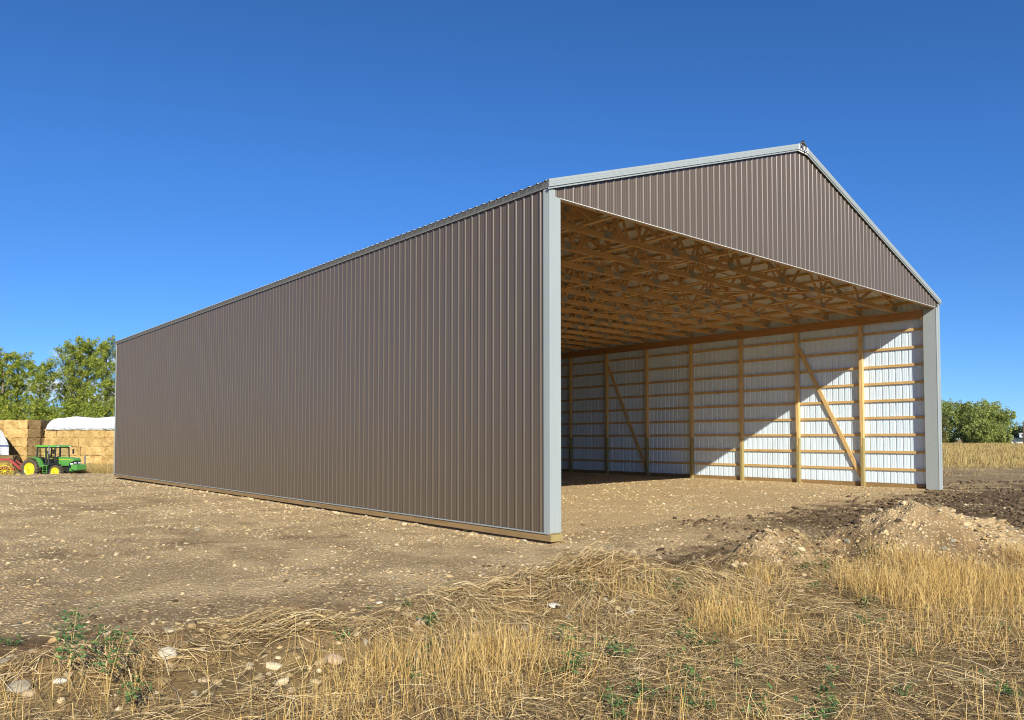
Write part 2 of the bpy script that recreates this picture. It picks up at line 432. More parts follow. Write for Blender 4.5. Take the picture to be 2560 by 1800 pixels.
# eave trim, base trim, skirt boards
for side in (0, 1):
    X = (lambda d: -d) if side == 0 else (lambda d: W + d)
    def bx(m, d0, d1, y0, y1, z0, z1, mat=0):
        a, b = sorted((X(d0), X(d1))); m.box((a, y0, z0), (b, y1, z1), mat)
    m = MB(); m.prism([(X(.032), -.06, 6.292), (X(.038), -.06, 6.292), (X(.094), -.06, 6.376), (X(.088), -.06, 6.376)], (0, L + .12, 0)); bx(m, .022, .0375, -.06, L + .06, 6.285, 6.291)
    m.build("eave_trim", ashtrim, shed)
    m = MB(); bx(m, .0225, .032, -.01, L, -.018, .001); bx(m, .0, .036, -.01, L, -.022, -.0185)
    m.build("base_trim", ashtrim, shed)
    seg = np.linspace(-.022, L, 7)
    for i in range(6):
        m = MB(); bx(m, -.035, .016, seg[i] + .002, seg[i + 1] - .002, -.150, -.024)
        m.build("skirt_board", treat_y, shed)
    m = MB(); bx(m, -.05, -.012, .42, L - .1, -.02, .125); m.build("inner_skirt_board", treat_y, shed)
    m = MB(); bx(m, -.265, .017, -.058, -.024, -.152, -.03) if side == 0 else bx(m, -.2, .017, -.03, .0, -.25, -.05)
    m.build("skirt_end_block", treat_z, shed)
    # corner trims front and back
    for y0, sg in ((0.0, 1), (L, -1)):
        m = MB(); zb = .0 if side == 0 else -.05
        def cb(m, d0, d1, ya, yb, z0, z1):
            ya, yb = sorted((y0 + sg * ya, y0 + sg * yb)); bx(m, d0, d1, ya, yb, z0, z1)
        cb(m, .022, .028, -.030, .125, zb, 6.268)       # leg on the side wall
        cb(m, -.120, .028, -.036, -.030, zb, 6.262)     # leg on the gable
        for k in range(4): cb(m, .028, .0305, .008 + .026 * k, .018 + .026 * k, zb, 6.26)
        cb(m, -.115, -.108, -.039, -.036, zb, 6.14)
        cb(m, -.05, -.044, -.039, -.036, zb, 6.25)
        m.build("corner_trim", ashtrim, shed)
    # wrapped jamb of the open end
    m = MB(); bx(m, -.255, -.001, -.0285, .39, zb if side else -.002, 6.139)
    bx(m, -.262, -.2555, -.032, -.02, zb if side else -.002, 6.139)
    m.build("jamb", ashtrim, shed)
    # posts: three plies, the lower part treated
    def post_mesh():
        m = MB()
        for k, jz in enumerate((1.72, 1.42, 1.95)):
            y = -.057 + k * .0381; px = .001 * (k % 2)
            m.box((-.07 + px, y, -.4), (.07 - px, y + .0378, jz - .001), 1); m.box((-.07 + px, y, jz), (.07 - px, y + .0378, 6.20), 0)
        return m
    p0 = None
    for k in range(12):
        y = 2.58 + 2.48 * k
        if y > L - .2: break
        o = post_mesh().build("post", [wood_z, treat_z], shed) if p0 is None else p0.copy()
        if p0 is None: p0 = o
        else: C.objects.link(o); o.parent = shed
        o.location = (X(-.122), y, 0)
    # girts, nailed to the outside of the posts
    for r in range(1, 10):
        z = .61 * r
        cuts = [.41, 2.58 + 2.48 * (1 if r % 2 else 2)]
        while cuts[-1] < L - 4: cuts.append(cuts[-1] + 4.96)
        cuts[-1] = L - .1
        if side == 0: cuts = [.41, L - .1]
        for a, b in zip(cuts[:-1], cuts[1:]):
            m = MB(); bx(m, -.050, -.0125, a + .0015, b - .0015, z - .044, z + .044); m.build("girt", wood_y, shed)
    cuts = [.41, 2.58, 7.54, 12.5, 17.46, 22.42, L - .1]
    if side == 0: cuts = [.41, L - .1]
    for a, b in zip(cuts[:-1], cuts[1:]):
        m = MB(); bx(m, -.232, -.194, a + .0015, b - .0015, 5.815, 6.105); m.build("header_beam", wood_hdr, shed)
    for a in (2.65, 12.57):                              # diagonal wall braces
        m = MB(); p0_ = Vector((X(-.072), a + .01, .30)); p1_ = Vector((X(-.072), a + 2.36, 5.20))
        m.beam(p0_, p1_, .038, .135, up=(0, 1, 0)); m.build("wall_brace", wood_z, shed)

# end wall framing
for r in range(1, 10):
    m = MB(); m.box((.2, L - .055, .61 * r - .044), (W - .2, L - .018, .61 * r + .044)); m.build("girt", wood_x, shed)
p0 = None
for x in (3.05, 6.1, 9.145, 12.2, 15.25):
    if p0 is None:
        m = MB(); m.box((-.057, L - .20, -.4), (.057, L - .056, 6.09)); p0 = o = m.build("end_post", wood_z, shed)
    else:
        o = p0.copy(); C.objects.link(o); o.parent = shed
    o.location = (x, 0, 0)

# trusses
TH = [.20, .46, .72, 1.0]; BH = [.33, .60, .86]
def top_z(x): return zroof(x) - .006 - .092 - .07        # centreline of the top chord
def truss(y, gable=False):
    t = empty("truss", (0, y, 0)); t.parent = shed
    H = W / 2
    m = MB(); cut = (6.2, 12.1)
    xs = [.235, cut[0], cut[1], W - .235]
    for a, b in zip(xs[:-1], xs[1:]): m.box((a + .001, -.019, 6.112), (b - .001, .019, 6.252))
    m.build("bottom_chord", wood_x, t)
    for sg in (0, 1):
        f = (lambda q: q) if sg == 0 else (lambda q: W - q)
        m = MB(); m.beam((f(.10), 0, top_z(.10)), (f(H - .005), 0, top_z(H - .005)), .038, .14, up=(0, 0, 1)); m.build("top_chord", wood_x, t)
    def plate(x0, x1, z0, z1): MB().box((x0, -.0215, z0), (x1, .0215, z1)).build("gusset_plate", galv, t)
    for sg in (0, 1):
        f = (lambda q: q) if sg == 0 else (lambda q: W - q)
        path = []
        for i, a in enumerate(TH):
            path.append((f(a * H), top_z(a * H) - .05))
            if i < 3: path.append((f(BH[i] * H), 6.24))
        for a, b in zip(path[:-1], path[1:]):
            MB().beam((a[0], 0, a[1]), (b[0], 0, b[1]), .036, .088, up=(0, 0, 1)).build("web", wood_x, t)
        MB().beam((f(.235), 0, 6.255), (f(.235), 0, top_z(.235) - .05), .036, .10, up=(1, 0, 0)).build("heel_block", wood_z, t)
        for px, pz in (path if sg == 0 else path[:-1]):
            big = abs(pz - 6.24) < .01
            hw, hh = ((.13, .085) if big else (.11, .07)); zc = pz - .02 if big else pz + .03
            plate(px - hw, px + hw, zc - hh, zc + hh)
    for px in cut: plate(px - .17, px + .17, 6.118, 6.246)
    for px in (.36, W - .36): plate(px - .16, px + .16, 6.16, 6.30)
    return t
t0 = truss(.045)
y = 1.30
while y < L - .1:
    c = copy_tree(t0, shed); c.location = (0, y, 0); y += 1.24
c = copy_tree(t0, shed); c.location = (0, L - .045, 0)
# gable framing behind the front siding
p0 = None
for k in range(1, 9):
    x = W * k / 9
    m = MB(); m.box((x - .019, .003, 6.112), (x + .019, .024, zroof(x) - .12)); m.build("gable_stud", wood_z, shed)
m = MB(); m.box((.256, .003, 6.145), (W - .256, .024, 6.285)); m.build("gable_nailer", wood_x, shed)
# purlins on edge under the roof sheets
k = 0; cth = math.cos(math.atan(SL))
while True:
    x = .16 + k * .61 * cth
    if x > W / 2 - .05: break
    for sg in (0, 1):
        xx = x if sg == 0 else W - x
        m = MB(); n = Vector((-SL if sg == 0 else SL, 0, 1)).normalized()
        cpt = Vector((xx, 0, zroof(xx))) - n * .052
        m.beam(cpt + Vector((0, .004, 0)), cpt + Vector((0, L - .01, 0)), .038, .088, up=n); m.build("purlin", wood_y, shed)
    k += 1
# lateral braces laid along the bottom chords, diagonal braces up to the top chords
for x in (2.2, 4.3, 6.7, 9.145, 11.6, 14.0, 16.1):
    m = MB(); m.box((x - .044, .07, 6.2535), (x + .044, L - .07, 6.290)); m.build("lateral_brace", wood_y, shed)
for x0, ya, sgn in ((5.5, 2.6, 1), (12.8, 2.6, 1), (9.3, 5.0, 1), (5.5, 10.0, 1), (12.8, 10.0, 1), (9.3, 13.6, 1)):
    m = MB(); m.beam((x0, ya, 6.36), (x0 + .02, ya + 3.6, top_z(x0) - .10), .036, .088, up=(1, 0, 0)); m.build("diagonal_brace", wood_y, shed)
for x0, x1, ya, yb in ((7.2, 3.0, 1.4, 5.0), (13.7, 9.5, 1.4, 5.0), (7.2, 3.0, 6.4, 10.0), (13.7, 9.5, 6.4, 10.0)):
    m = MB(); m.beam((x0, ya, 6.310), (x1, yb, 6.310), .088, .036); m.build("diagonal_brace", wood_x, shed)

# ------------------------------------------------------------------ ground sheet
MOUNDS = [(5.35, 10.25, .60, .5, .11), (5.45, 10.35, 1.15, .8, .29), (4.85, 10.0, .8, .55, .10), (6.5, 10.35, .8, .6, .18), (3.25, 9.75, .6, .42, .24)]
def mound_h(u, v):
    z = 0
    for mu, mv, a, b, h in MOUNDS:
        r2 = ((u - mu) / a) ** 2 + ((v - mv) / b) ** 2
        z = z + h * np.exp(-r2 * 1.25)
    return z * (.80 + .40 * fbm(u * 2.2, v * 2.2, 77, 3))
def top_h(x, y):
    """terrain with the rubble mounds that lie on it"""
    u, v = uv(x, y); return ground_h(x, y) + np.maximum(mound_h(u, v) - .03, 0)

ang = np.concatenate([np.arange(-180, -46, 6.0), np.arange(-46, 46, .115), np.arange(46, 180, 6.0)])
rad = np.concatenate([1.6 * 1.0056 ** np.arange(0, 612), 1.6 * 1.0056 ** 612 * 1.065 ** np.arange(0, 76)])
A, Rr = np.meshgrid(np.radians(ang), rad)
gu = Rr * np.sin(A); gv = Rr * np.cos(A)
gx, gy = xy(gu, gv); gzv = ground_h(gx, gy)
nA, nR = len(ang), len(rad)
def masks(x, y):
    u, v = uv(x, y); prof, s, hc = berm(u, v)
    n1 = fbm(x * .45, y * .45, 41, 4); n2 = fbm(x * 1.6, y * 1.6, 43, 4); n3 = fbm(x * .13, y * .5, 47, 3)
    near = 1 - sstep(26, 36, v)
    pad = sstep(.2, 5.0, s + 3.0 * (n1 - .5) + 1.6 * (n2 - .5))
    nm = sstep(.36, .62, .55 * n1 + .45 * n2); gravel = .24 + pad * (.30 + .62 * nm)
    band = np.exp(-((s - 3.6 - 2 * (n3 - .5)) / 1.1) ** 2)        # stonier streak along the pad edge
    gravel = gravel - .30 * np.exp(-((s - 2.0) / 1.3) ** 2) * (n2 > .42) + .2 * band * n2
    gravel = gravel - .55 * sstep(.50, .64, n1) * (1 - sstep(12, 30, v)) * (x < 1)
    for rx in (-2.7, -4.5, -7.9, -9.7): gravel = gravel - .20 * np.exp(-((x - rx + .9 * (fbm(y * .12, y * 0 + rx, 57, 2) - .5)) / .22) ** 2) * (n2 > .40) * pad
    inside = (x > -.2) * sstep(.5, 1.8, y + 2.5 * (n1 - .5) + 1.0)
    dark = sstep(1.5, 6.5, x + 3 * (n1 - .5)) * (1 - sstep(-1.6, .6, y + 2.2 * (n2 - .5) - .15 * np.clip(10 - x, 0, 8))) * sstep(.3, 1.2, s)
    outside = sstep(W - .1, W + .4, x); dark = np.maximum(dark, (.35 + .5 * n1) * outside * (1 - sstep(39, 43, v + 4 * (n2 - .5))))
    dark = np.maximum(dark, .85 * sstep(.0, .9, u + 1.5 * (n1 - .5)) * sstep(-1.1, -.5, s) * (1 - sstep(2.4, 4.6, s + 3.5 * (n2 - .5))) * (.55 + .45 * sstep(.38, .55, n2)))
    gravel = np.clip(gravel * (1 - .86 * dark), 0, 1)
    gravel = np.where(inside * (1 - outside) > .5, np.maximum(gravel, .93), gravel)
    straw = (1 - sstep(-.9, -.2, s)) * near * (.20 + .45 * n2) + prof * .12 * near
    field = outside * sstep(41, 44, v + 3 * (n2 - .5))
    leftf = (1 - sstep(-.5, -.3, u / np.maximum(v, 1))) * sstep(67, 70, v)
    back = sstep(60, 90, v)
    straw = np.clip(np.maximum.reduce([straw, field, leftf, back]), 0, 1)
    litter = outside * sstep(28, 36, v) * sstep(.5, .62, fbm(u * .5, v * 1.5, 53, 3)) * .7
    straw = np.maximum(straw, litter)
    gravel = gravel * (1 - np.clip(1.0 - sstep(-1.0, -.2, s), 0, 1) * .75) * (1 - straw * .5)
    return np.stack([np.clip(gravel, 0, 1), straw, np.clip(dark, 0, 1), np.ones_like(straw)], -1)
gcol = masks(gx, gy)
V = np.stack([gx.ravel(), gy.ravel(), gzv.ravel()], -1)
i = np.arange(nR - 1)[:, None] * nA + np.arange(nA)[None]; j = np.arange(nR - 1)[:, None] * nA + (np.arange(nA)[None] + 1) % nA
Q = np.stack([i, i + nA, j + nA, j], -1).reshape(-1, 4)
cx_ = CAM[0], CAM[1], gz(CAM[0], CAM[1])
V = np.vstack([V, [cx_]]); ci = len(V) - 1
T = np.stack([np.full(nA, ci), np.arange(nA), (np.arange(nA) + 1) % nA], -1)
gcol = np.vstack([gcol.reshape(-1, 4), [[.1, .8, 0, 1]]])

def mat_ground(name="earth_and_gravel", mound=False):
    m, nt, b = new_mat(name); lk = nt.links
    at = N(nt, "ShaderNodeAttribute"); at.attribute_name = "tint"
    sp = nt.nodes.new("ShaderNodeSeparateColor"); lk.new(at.outputs['Color'], sp.inputs[0])
    co = objco(nt)
    n1 = N(nt, "ShaderNodeTexNoise", Scale=1.3, Detail=7.0, Roughness=.6); lk.new(co, n1.inputs['Vector'])
    n2 = N(nt, "ShaderNodeTexNoise", Scale=28.0, Detail=5.0, Roughness=.65); lk.new(co, n2.inputs['Vector'])
    dirt = ramp(nt, [(.3, (.120, .070, .032)), (.55, (.20, .122, .056)), (.75, (.29, .185, .088))]); lk.new(n1.outputs[0], dirt.inputs[0])
    dsp = ramp(nt, [(.3, (.62, .62, .62)), (.52, (1, 1, 1)), (.72, (1.45, 1.42, 1.36))]); lk.new(n2.outputs[0], dsp.inputs[0])
    dcol = mixc(nt, 1.0, dirt.outputs[0], dsp.outputs[0], 'MULTIPLY')
    dcol = mixc(nt, sp.outputs['Blue'], dcol, mixc(nt, 1.0, dcol, (.48, .46, .45), 'MULTIPLY'))
    heights = []
    for sc, seedoff in ((17.0, 0), (34.0, 3.7), (8.5, 9.1)):
        v1 = N(nt, "ShaderNodeTexVoronoi", Scale=sc, Randomness=1.0)
        mp = N(nt, "ShaderNodeMapping"); mp.inputs['Location'].default_value = (seedoff, seedoff * .7, 0); lk.new(co, mp.inputs['Vector']); lk.new(mp.outputs[0], v1.inputs['Vector'])
        sc3 = nt.nodes.new("ShaderNodeSeparateColor"); lk.new(v1.outputs['Color'], sc3.inputs[0])
        # a cell is a stone where its random value lies below the gravel share
        lt = N(nt, "ShaderNodeMath", operation='LESS_THAN'); lk.new(sc3.outputs['Red'], lt.inputs[0])
        mul = N(nt, "ShaderNodeMath", operation='MULTIPLY'); lk.new(sp.outputs['Red'], mul.inputs[0]); mul.inputs[1].default_value = .80 if sc < 30 else .95
        if sc < 10: mul.inputs[1].default_value = .10
        lk.new(mul.outputs[0], lt.inputs[1])
        edge = ramp(nt, [(.0, (1, 1, 1)), (.34, (1, 1, 1)), (.50, (0, 0, 0))]); 
        md = N(nt, "ShaderNodeMath", operation='MULTIPLY'); lk.new(v1.outputs['Distance'], md.inputs[0]); md.inputs[1].default_value = 1.0
        lk.new(md.outputs[0], edge.inputs[0])
        msk = N(nt, "ShaderNodeMath", operation='MULTIPLY'); lk.new(lt.outputs[0], msk.inputs[0]); lk.new(edge.outputs[0], msk.inputs[1])
        pal = ramp(nt, [(0, (.50, .335, .155)), (.25, (.72, .52, .26)), (.5, (.60, .42, .20)), (.75, (.76, .58, .32)), (.92, (.40, .33, .22)), (1, (.78, .64, .42))]); lk.new(sc3.outputs['Green'], pal.inputs[0])
        dcol = mixc(nt, msk.outputs[0], dcol, pal.outputs[0])
        inv = N(nt, "ShaderNodeMath", operation='SUBTRACT'); inv.inputs[0].default_value = .6; lk.new(v1.outputs['Distance'], inv.inputs[1])
        hh = N(nt, "ShaderNodeMath", operation='MULTIPLY'); lk.new(inv.outputs[0], hh.inputs[0]); lk.new(msk.outputs[0], hh.inputs[1]); heights.append((hh, 20.0 / sc))
    # fines between the stones on the pad
    fin = N(nt, "ShaderNodeMath", operation='MULTIPLY'); lk.new(sp.outputs['Red'], fin.inputs[0]); fin.inputs[1].default_value = .60
    dcol = mixc(nt, fin.outputs[0], dcol, (.76, .54, .28))
    n3 = N(nt, "ShaderNodeTexNoise", Scale=9.0, Detail=8.0, Roughness=.75, Distortion=1.5); lk.new(objco(nt, (1, 1, .4)), n3.inputs['Vector'])
    st = ramp(nt, [(.32, (.12, .085, .04)), (.47, (.34, .235, .095)), (.6, (.46, .33, .135)), (.72, (.30, .22, .09))]); lk.new(n3.outputs[0], st.inputs[0])
    dcol = mixc(nt, sp.outputs['Green'], dcol, st.outputs[0])
    lk.new(dcol, b.inputs['Base Color']); b.inputs['Roughness'].default_value = .95; b.inputs['Specular IOR Level'].default_value = .15
    tot = n2.outputs[0]
    for hh, k in heights:
        ma = N(nt, "ShaderNodeMath", operation='MULTIPLY_ADD'); lk.new(hh.outputs[0], ma.inputs[0]); ma.inputs[1].default_value = 1.6 * k; lk.new(tot, ma.inputs[2]); tot = ma.outputs[0]
    bump(nt, b, tot, .85, .04)
    return m
earth = mat_ground()
g = np_mesh("ground", V, quads=Q, tris=T, mats=[earth], smooth=True, color=gcol)
tag(g, "bare earth and gravel yard running out into dry fields", "ground", kind="structure")

# rubble mounds on the bank: patches that dip below the ground sheet at their rims
def mound_obj(name, u0, u1, v0, v1, label):
    uu, vv = np.meshgrid(np.linspace(u0, u1, 150), np.linspace(v0, v1, 130)); x, y = xy(uu, vv)
    mh = mound_h(uu, vv)
    inb = np.clip(np.minimum.reduce([(uu - u0), (u1 - uu), (vv - v0), (v1 - vv)]) / .15, 0, 1)
    z = ground_h(x, y) + (mh - .03) * inb - .05 * (1 - inb) - .05 * (mh < .03) + .035 * (fbm(x * 7, y * 7, 61, 3) - .5) * (mh > .05)
    n, mrow = uu.shape
    ii = np.arange(n - 1)[:, None] * mrow + np.arange(mrow - 1)[None]
    q = np.stack([ii, ii + 1, ii + mrow + 1, ii + mrow], -1).reshape(-1, 4)
    c = np.zeros((uu.size, 4)); nn = fbm(uu * 1.2, vv * 1.2, 63, 4).ravel()
    c[:, 0] = np.clip(.10 + 1.2 * (nn - .44) + mh.ravel() * 1.5, 0, .8); c[:, 1] = 0; c[:, 2] = .7 * sstep(.50, .62, fbm(uu * 1.7, vv * 2.2, 65, 4)).ravel() * (mh.ravel() < .30); c[:, 3] = 1
    o = np_mesh(name, np.stack([x.ravel(), y.ravel(), z.ravel()], -1), quads=q, mats=[earth], smooth=True, color=c)
    tag(o, label, "earth mound"); return o
mound_obj("rubble_mound", 4.05, 8.2, 8.9, 12.0, "tall mound of tan earth and flat rocks before the open shed")
mound_obj("gravel_mound", 2.2, 4.4, 9.0, 10.75, "low heap of pale gravel on the bank beside the tall rubble mound")

# ------------------------------------------------------------------ stones
def mat_stone():
    m, nt, b = new_mat("field_stone")
    at = N(nt, "ShaderNodeAttribute"); at.attribute_name = "tint"
    n = N(nt, "ShaderNodeTexNoise", Scale=22.0, Detail=6.0, Roughness=.7); nt.links.new(objco(nt), n.inputs['Vector'])
    r = ramp(nt, [(.3, (.68, .66, .62)), (.5, (1, 1, 1)), (.7, (1.16, 1.14, 1.1))]); nt.links.new(n.outputs[0], r.inputs[0])
    nt.links.new(mixc(nt, 1.0, at.outputs['Color'], r.outputs[0], 'MULTIPLY'), b.inputs['Base Color'])
    b.inputs['Roughness'].default_value = .85; b.inputs['Specular IOR Level'].default_value = .25
    bump(nt, b, n.outputs[0], .4, .01); return m
stone_m = mat_stone()
def ico(sub):
    import bmesh
    bm = bmesh.new(); bmesh.ops.create_icosphere(bm, subdivisions=sub, radius=1.0)
    v = np.array([p.co[:] for p in bm.verts]); f = np.array([[q.index for q in p.verts] for p in bm.faces]); bm.free(); return v, f
IV, IF = ico(1)
PAL = np.array([(.50, .37, .19), (.60, .45, .25), (.37, .26, .12), (.64, .50, .30), (.32, .275, .19), (.46, .32, .15), (.58, .48, .31), (.40, .295, .155)])
def stones(name, u, v, size, flat, label, cat):
    n = len(u); var = 7
    base = [IV * (1 + .28 * (rng.random((len(IV), 1)) - .5) * 2) for _ in range(var)]
    pick = rng.integers(0, var, n); P = np.stack(base)[pick]
    sc = np.stack([size * rng.uniform(.75, 1.5, n), size * rng.uniform(.65, 1.1, n), size * flat * rng.uniform(.6, 1.2, n)], -1) * .5
    P = P * sc[:, None, :]
    a = rng.uniform(0, 2 * np.pi, n); tl = rng.normal(0, .25, n)
    ca, sa, ct, st = np.cos(a), np.sin(a), np.cos(tl), np.sin(tl)
    x, y, z = P[..., 0], P[..., 1], P[..., 2]
    x2 = x * ct[:, None] + z * st[:, None]; z2 = -x * st[:, None] + z * ct[:, None]
    X = x2 * ca[:, None] - y * sa[:, None]; Y = x2 * sa[:, None] + y * ca[:, None]
    wx, wy = xy(u, v); wz = top_h(wx, wy) + sc[:, 2] * .35
    VV = np.stack([X + wx[:, None], Y + wy[:, None], z2 + wz[:, None]], -1).reshape(-1, 3)
    FF = (IF[None] + (np.arange(n) * len(IV))[:, None, None]).reshape(-1, 3)
    col = PAL[rng.integers(0, len(PAL), n)] * rng.uniform(.75, 1.15, (n, 1)); col = np.repeat(np.hstack([col, np.ones((n, 1))]), len(IV), 0)
    o = np_mesh(name, VV, tris=FF, mats=[stone_m], color=col, smooth=False)
    tag(o, label, cat, kind="stuff"); return o
def sample(n, v0, v1, dens, amax=.74, upto=1.0):
    v = np.sqrt(rng.uniform(v0 ** 2, v1 ** 2, n)); u = v * rng.uniform(-amax, amax, n)
    keep = rng.random(n) < np.clip(dens(u, v), 0, 1) * upto
    return u[keep], v[keep]
def indoors_wall(x, y):      # strips where the building stands
    return ((np.abs(x) < .12) & (y > -.1)) | ((np.abs(x - W) < .3) & (y > -.1))
def dens_gravel(u, v):
    x, y = xy(u, v); k = masks(x, y); prof, s, hc = berm(u, v)
    return (k[..., 0] * .9 + .05) * (mound_h(u, v) < .08) * (s > -.6) * ~indoors_wall(x, y) * (.20 + 1.2 * sstep(.34, .62, fbm(x * .7, y * .7, 71, 4)))
u, v = sample(90000, 5.5, 21, dens_gravel)
stones("gravel_stones", u, v, np.clip(np.exp(rng.normal(-4.05, .6, len(u))), .008, .08), .40, "loose gravel and pebbles scattered over the yard in front of the shed", "gravel")
u, v = sample(90000, 19, 46, lambda u, v: dens_gravel(u, v) * (xy(u, v)[0] < W), .72)
stones("far_gravel", u, v, np.clip(np.exp(rng.normal(-3.3, .5, len(u))), .015, .10), .45, "pale gravel covering the far side of the yard and the shed floor", "gravel")
n = 900; y_ = rng.uniform(0, L - .2, n); x_ = -.06 - np.abs(rng.normal(0, .14, n)); u, v = uv(x_, y_)
stones("edge_rubble", u, v, np.clip(np.exp(rng.normal(-2.75, .45, n)), .03, .13), .65, "pale broken rock heaped along the skirt board of the long wall", "rubble")
u, v = sample(1200, 6.0, 24, lambda u, v: dens_gravel(u, v) * .8)
stones("scattered_stones", u, v, np.clip(np.exp(rng.normal(-2.75, .35, len(u))), .04, .14), .55, "fist sized stones scattered across the gravel yard", "stones")
def dens_berm(u, v):
    prof, s, hc = berm(u, v); return (prof > .1) * (.25 + .75 * sstep(.5, .6, fbm(u * 1.1, v * 1.1, 81, 3))) * (s > -1.4)
u, v = sample(8000, 4.0, 13, dens_berm, .9)
stones("bank_stones", u, v, np.clip(np.exp(rng.normal(-3.1, .55, len(u))), .015, .095), .6, "stones turned up in the straw covered bank", "stones")
def dens_mound(u, v): return sstep(.07, .14, mound_h(u, v)) * sstep(.47, .60, fbm(u * 1.5 + v, v * 1.5, 83, 3) + .10 * sstep(.25, .42, mound_h(u, v)))
u, v = sample(11000, 9, 11.7, dens_mound)
stones("mound_rubble", u, v, np.clip(np.exp(rng.normal(-3.2, .6, len(u))), .015, .17), .5, "flat rocks and rubble heaped on the mounds of the bank", "rubble")

PAL_, PAL = PAL, np.array([(.115, .075, .042), (.15, .10, .058), (.19, .13, .076), (.09, .058, .032)])
def dens_clod(u, v):
    x, y = xy(u, v); k = masks(x, y); prof, s, hc = berm(u, v); n = fbm(u * 1.3, v * 1.3, 131, 3)
    return (k[..., 2] * .8 * (s > 0) + (.45 + .5 * sstep(.3, 1.0, u)) * prof * (s > -1.2) + .25 * sstep(.0, .5, s) * (1 - sstep(2.5, 4.5, s))) * sstep(.38, .56, n) * (x < W + 12)
u, v = sample(42000, 4.5, 30, dens_clod, .74)
stones("soil_clods", u, v, np.clip(np.exp(rng.normal(-3.05, .6, len(u))) * np.clip(v / 12, .8, 1.6), .015, .15), .6, "dark clods of turned soil along the bank and before the shed opening", "soil")
PAL = PAL_
IV2, IF2 = ico(3)
def big_stone(px, py, size, flat, col, label, rz=None):
    size *= .60; P = ray_ground(px, py + size * 30)
    n = len(IV2); k = rng.integers(0, 1000)
    d = 1 + .17 * (fbm(IV2[:, 0] * 1.3 + 5 + k, IV2[:, 1] * 1.3 + IV2[:, 2] * 1.7, 3, 3) - .5) * 2 + .05 * (fbm(IV2[:, 0] * 5 + k, IV2[:, 1] * 5 + IV2[:, 2] * 4, 4, 2) - .5)
    Vv = IV2 * d[:, None] * np.array([size * .62, size * .5, size * .5 * flat])
    c = np.repeat([[*col, 1]], n, 0)
    o = np_mesh("stone", Vv, tris=IF2, mats=[stone_m], color=c, smooth=True)
    o.location = (P[0], P[1], P[2] + size * flat * .22); o.rotation_euler = (rng.normal(0, .15), rng.normal(0, .15), -YAW + (rng.uniform(-.5, .5) if rz is None else rz))
    tag(o, label, "stone", "stones lying along the bank"); return o
TAN, WHT, GRY, OCH, PNK = (.46, .34, .20), (.64, .58, .45), (.34, .30, .22), (.46, .30, .13), (.54, .39, .25)
for a in [
    (418, 1640, .20, .85, WHT, "bright white rounded boulder lying in straw on the left of the bank"),
    (840, 1650, .23, .45, PNK, "wide flat pinkish stone half buried in the straw bank"),
    (190, 1622, .20, .70, TAN, "large oval tan stone on bare soil above the tall weeds"),
    (133, 1603, .14, .75, OCH, "ochre stone on the soil crest near the lower left corner"),
    (48, 1720, .22, .55, GRY, "long grey slab stone in the straw at the lower left"),
    (72, 1738, .14, .70, TAN, "rounded tan stone just below the grey slab at the lower left"),
    (83, 1630, .13, .70, TAN, "round tan cobble left of the large oval stone"),
    (30, 1644, .13, .60, TAN, "flat tan cobble on bare soil at the left edge"),
    (205, 1652, .13, .75, OCH, "orange brown cobble under the large oval stone"),
    (248, 1664, .08, .80, WHT, "small white cobble in straw between the weeds and the white boulder"),
    (150, 1705, .13, .60, WHT, "pale blocky stone beside the tall weed stem"),
    (512, 1703, .11, .55, TAN, "tan elongated stone below the white boulder"),
    (1053, 1556, .17, .65, PNK, "smooth salmon pink stone on the bank crest below the shed wall"),
    (928, 1677, .10, .80, OCH, "small round ochre stone left of the dense standing stubble"),
    (948, 1507, .11, .50, WHT, "pale flat stone at the near edge of the gravel yard"),
    (1386, 1513, .17, .35, WHT, "thin white slab lying on the straw bank"),
    (976, 1430, .10, .60, PNK, "pinkish stone alone on bare dirt before the shed"),
    (1632, 1410, .13, .45, WHT, "white flat stone right of the big straw tuft"),
    (1903, 1393, .10, .80, WHT, "white cobble on the dark soil under the gravel heap"),
    (1858, 1411, .13, .70, PNK, "pinkish cobble in dark soil left of a white cobble"),
    (1999, 1477, .13, .55, TAN, "yellowish stone at the top of the standing stubble"),
    (2058, 1352, .19, .75, TAN, "rounded boulder at the right end of the gravel heap"),
    (2522, 1340, .15, .60, PNK, "lone pinkish rock in dry grass near the right edge"),
    (2362, 1272, .30, .35, (.50, .42, .31), "long flat slab on top of the rubble mound"),
    (2330, 1281, .22, .45, (.52, .44, .33), "pale flat rock beside the long slab on the rubble mound"),
    (2365, 1325, .24, .40, (.54, .45, .33), "broad pale rock on the right flank of the rubble mound"),
    (2415, 1340, .20, .45, (.50, .40, .29), "angular tan rock low on the right flank of the rubble mound"),
    (2300, 1318, .13, .70, (.42, .35, .27), "grey brown rock in the middle of the rubble mound face"),
]: big_stone(*a)

# ------------------------------------------------------------------ straw, stubble, field grass
def mat_blades(name, stops, rough=.6, trans=0.0):
    m, nt, b = new_mat(name)
    g_ = N(nt, "ShaderNodeNewGeometry"); r = ramp(nt, stops); nt.links.new(g_.outputs['Random Per Island'], r.inputs[0])
    nt.links.new(r.outputs[0], b.inputs['Base Color']); b.inputs['Roughness'].default_value = rough; b.inputs['Specular IOR Level'].default_value = .3
    if trans:
        t = nt.nodes.new("ShaderNodeBsdfTranslucent"); mx = nt.nodes.new("ShaderNodeMixShader"); mx.inputs[0].default_value = trans
        nt.links.new(r.outputs[0], t.inputs['Color']); nt.links.new(b.outputs[0], mx.inputs[1]); nt.links.new(t.outputs[0], mx.inputs[2])
        nt.links.new(mx.outputs[0], nt.nodes["Material Output"].inputs['Surface'])
    return m
STRAW = [(0, (.20, .125, .055)), (.25, (.37, .25, .11)), (.5, (.57, .39, .165)), (.8, (.69, .505, .235)), (1, (.75, .61, .37))]
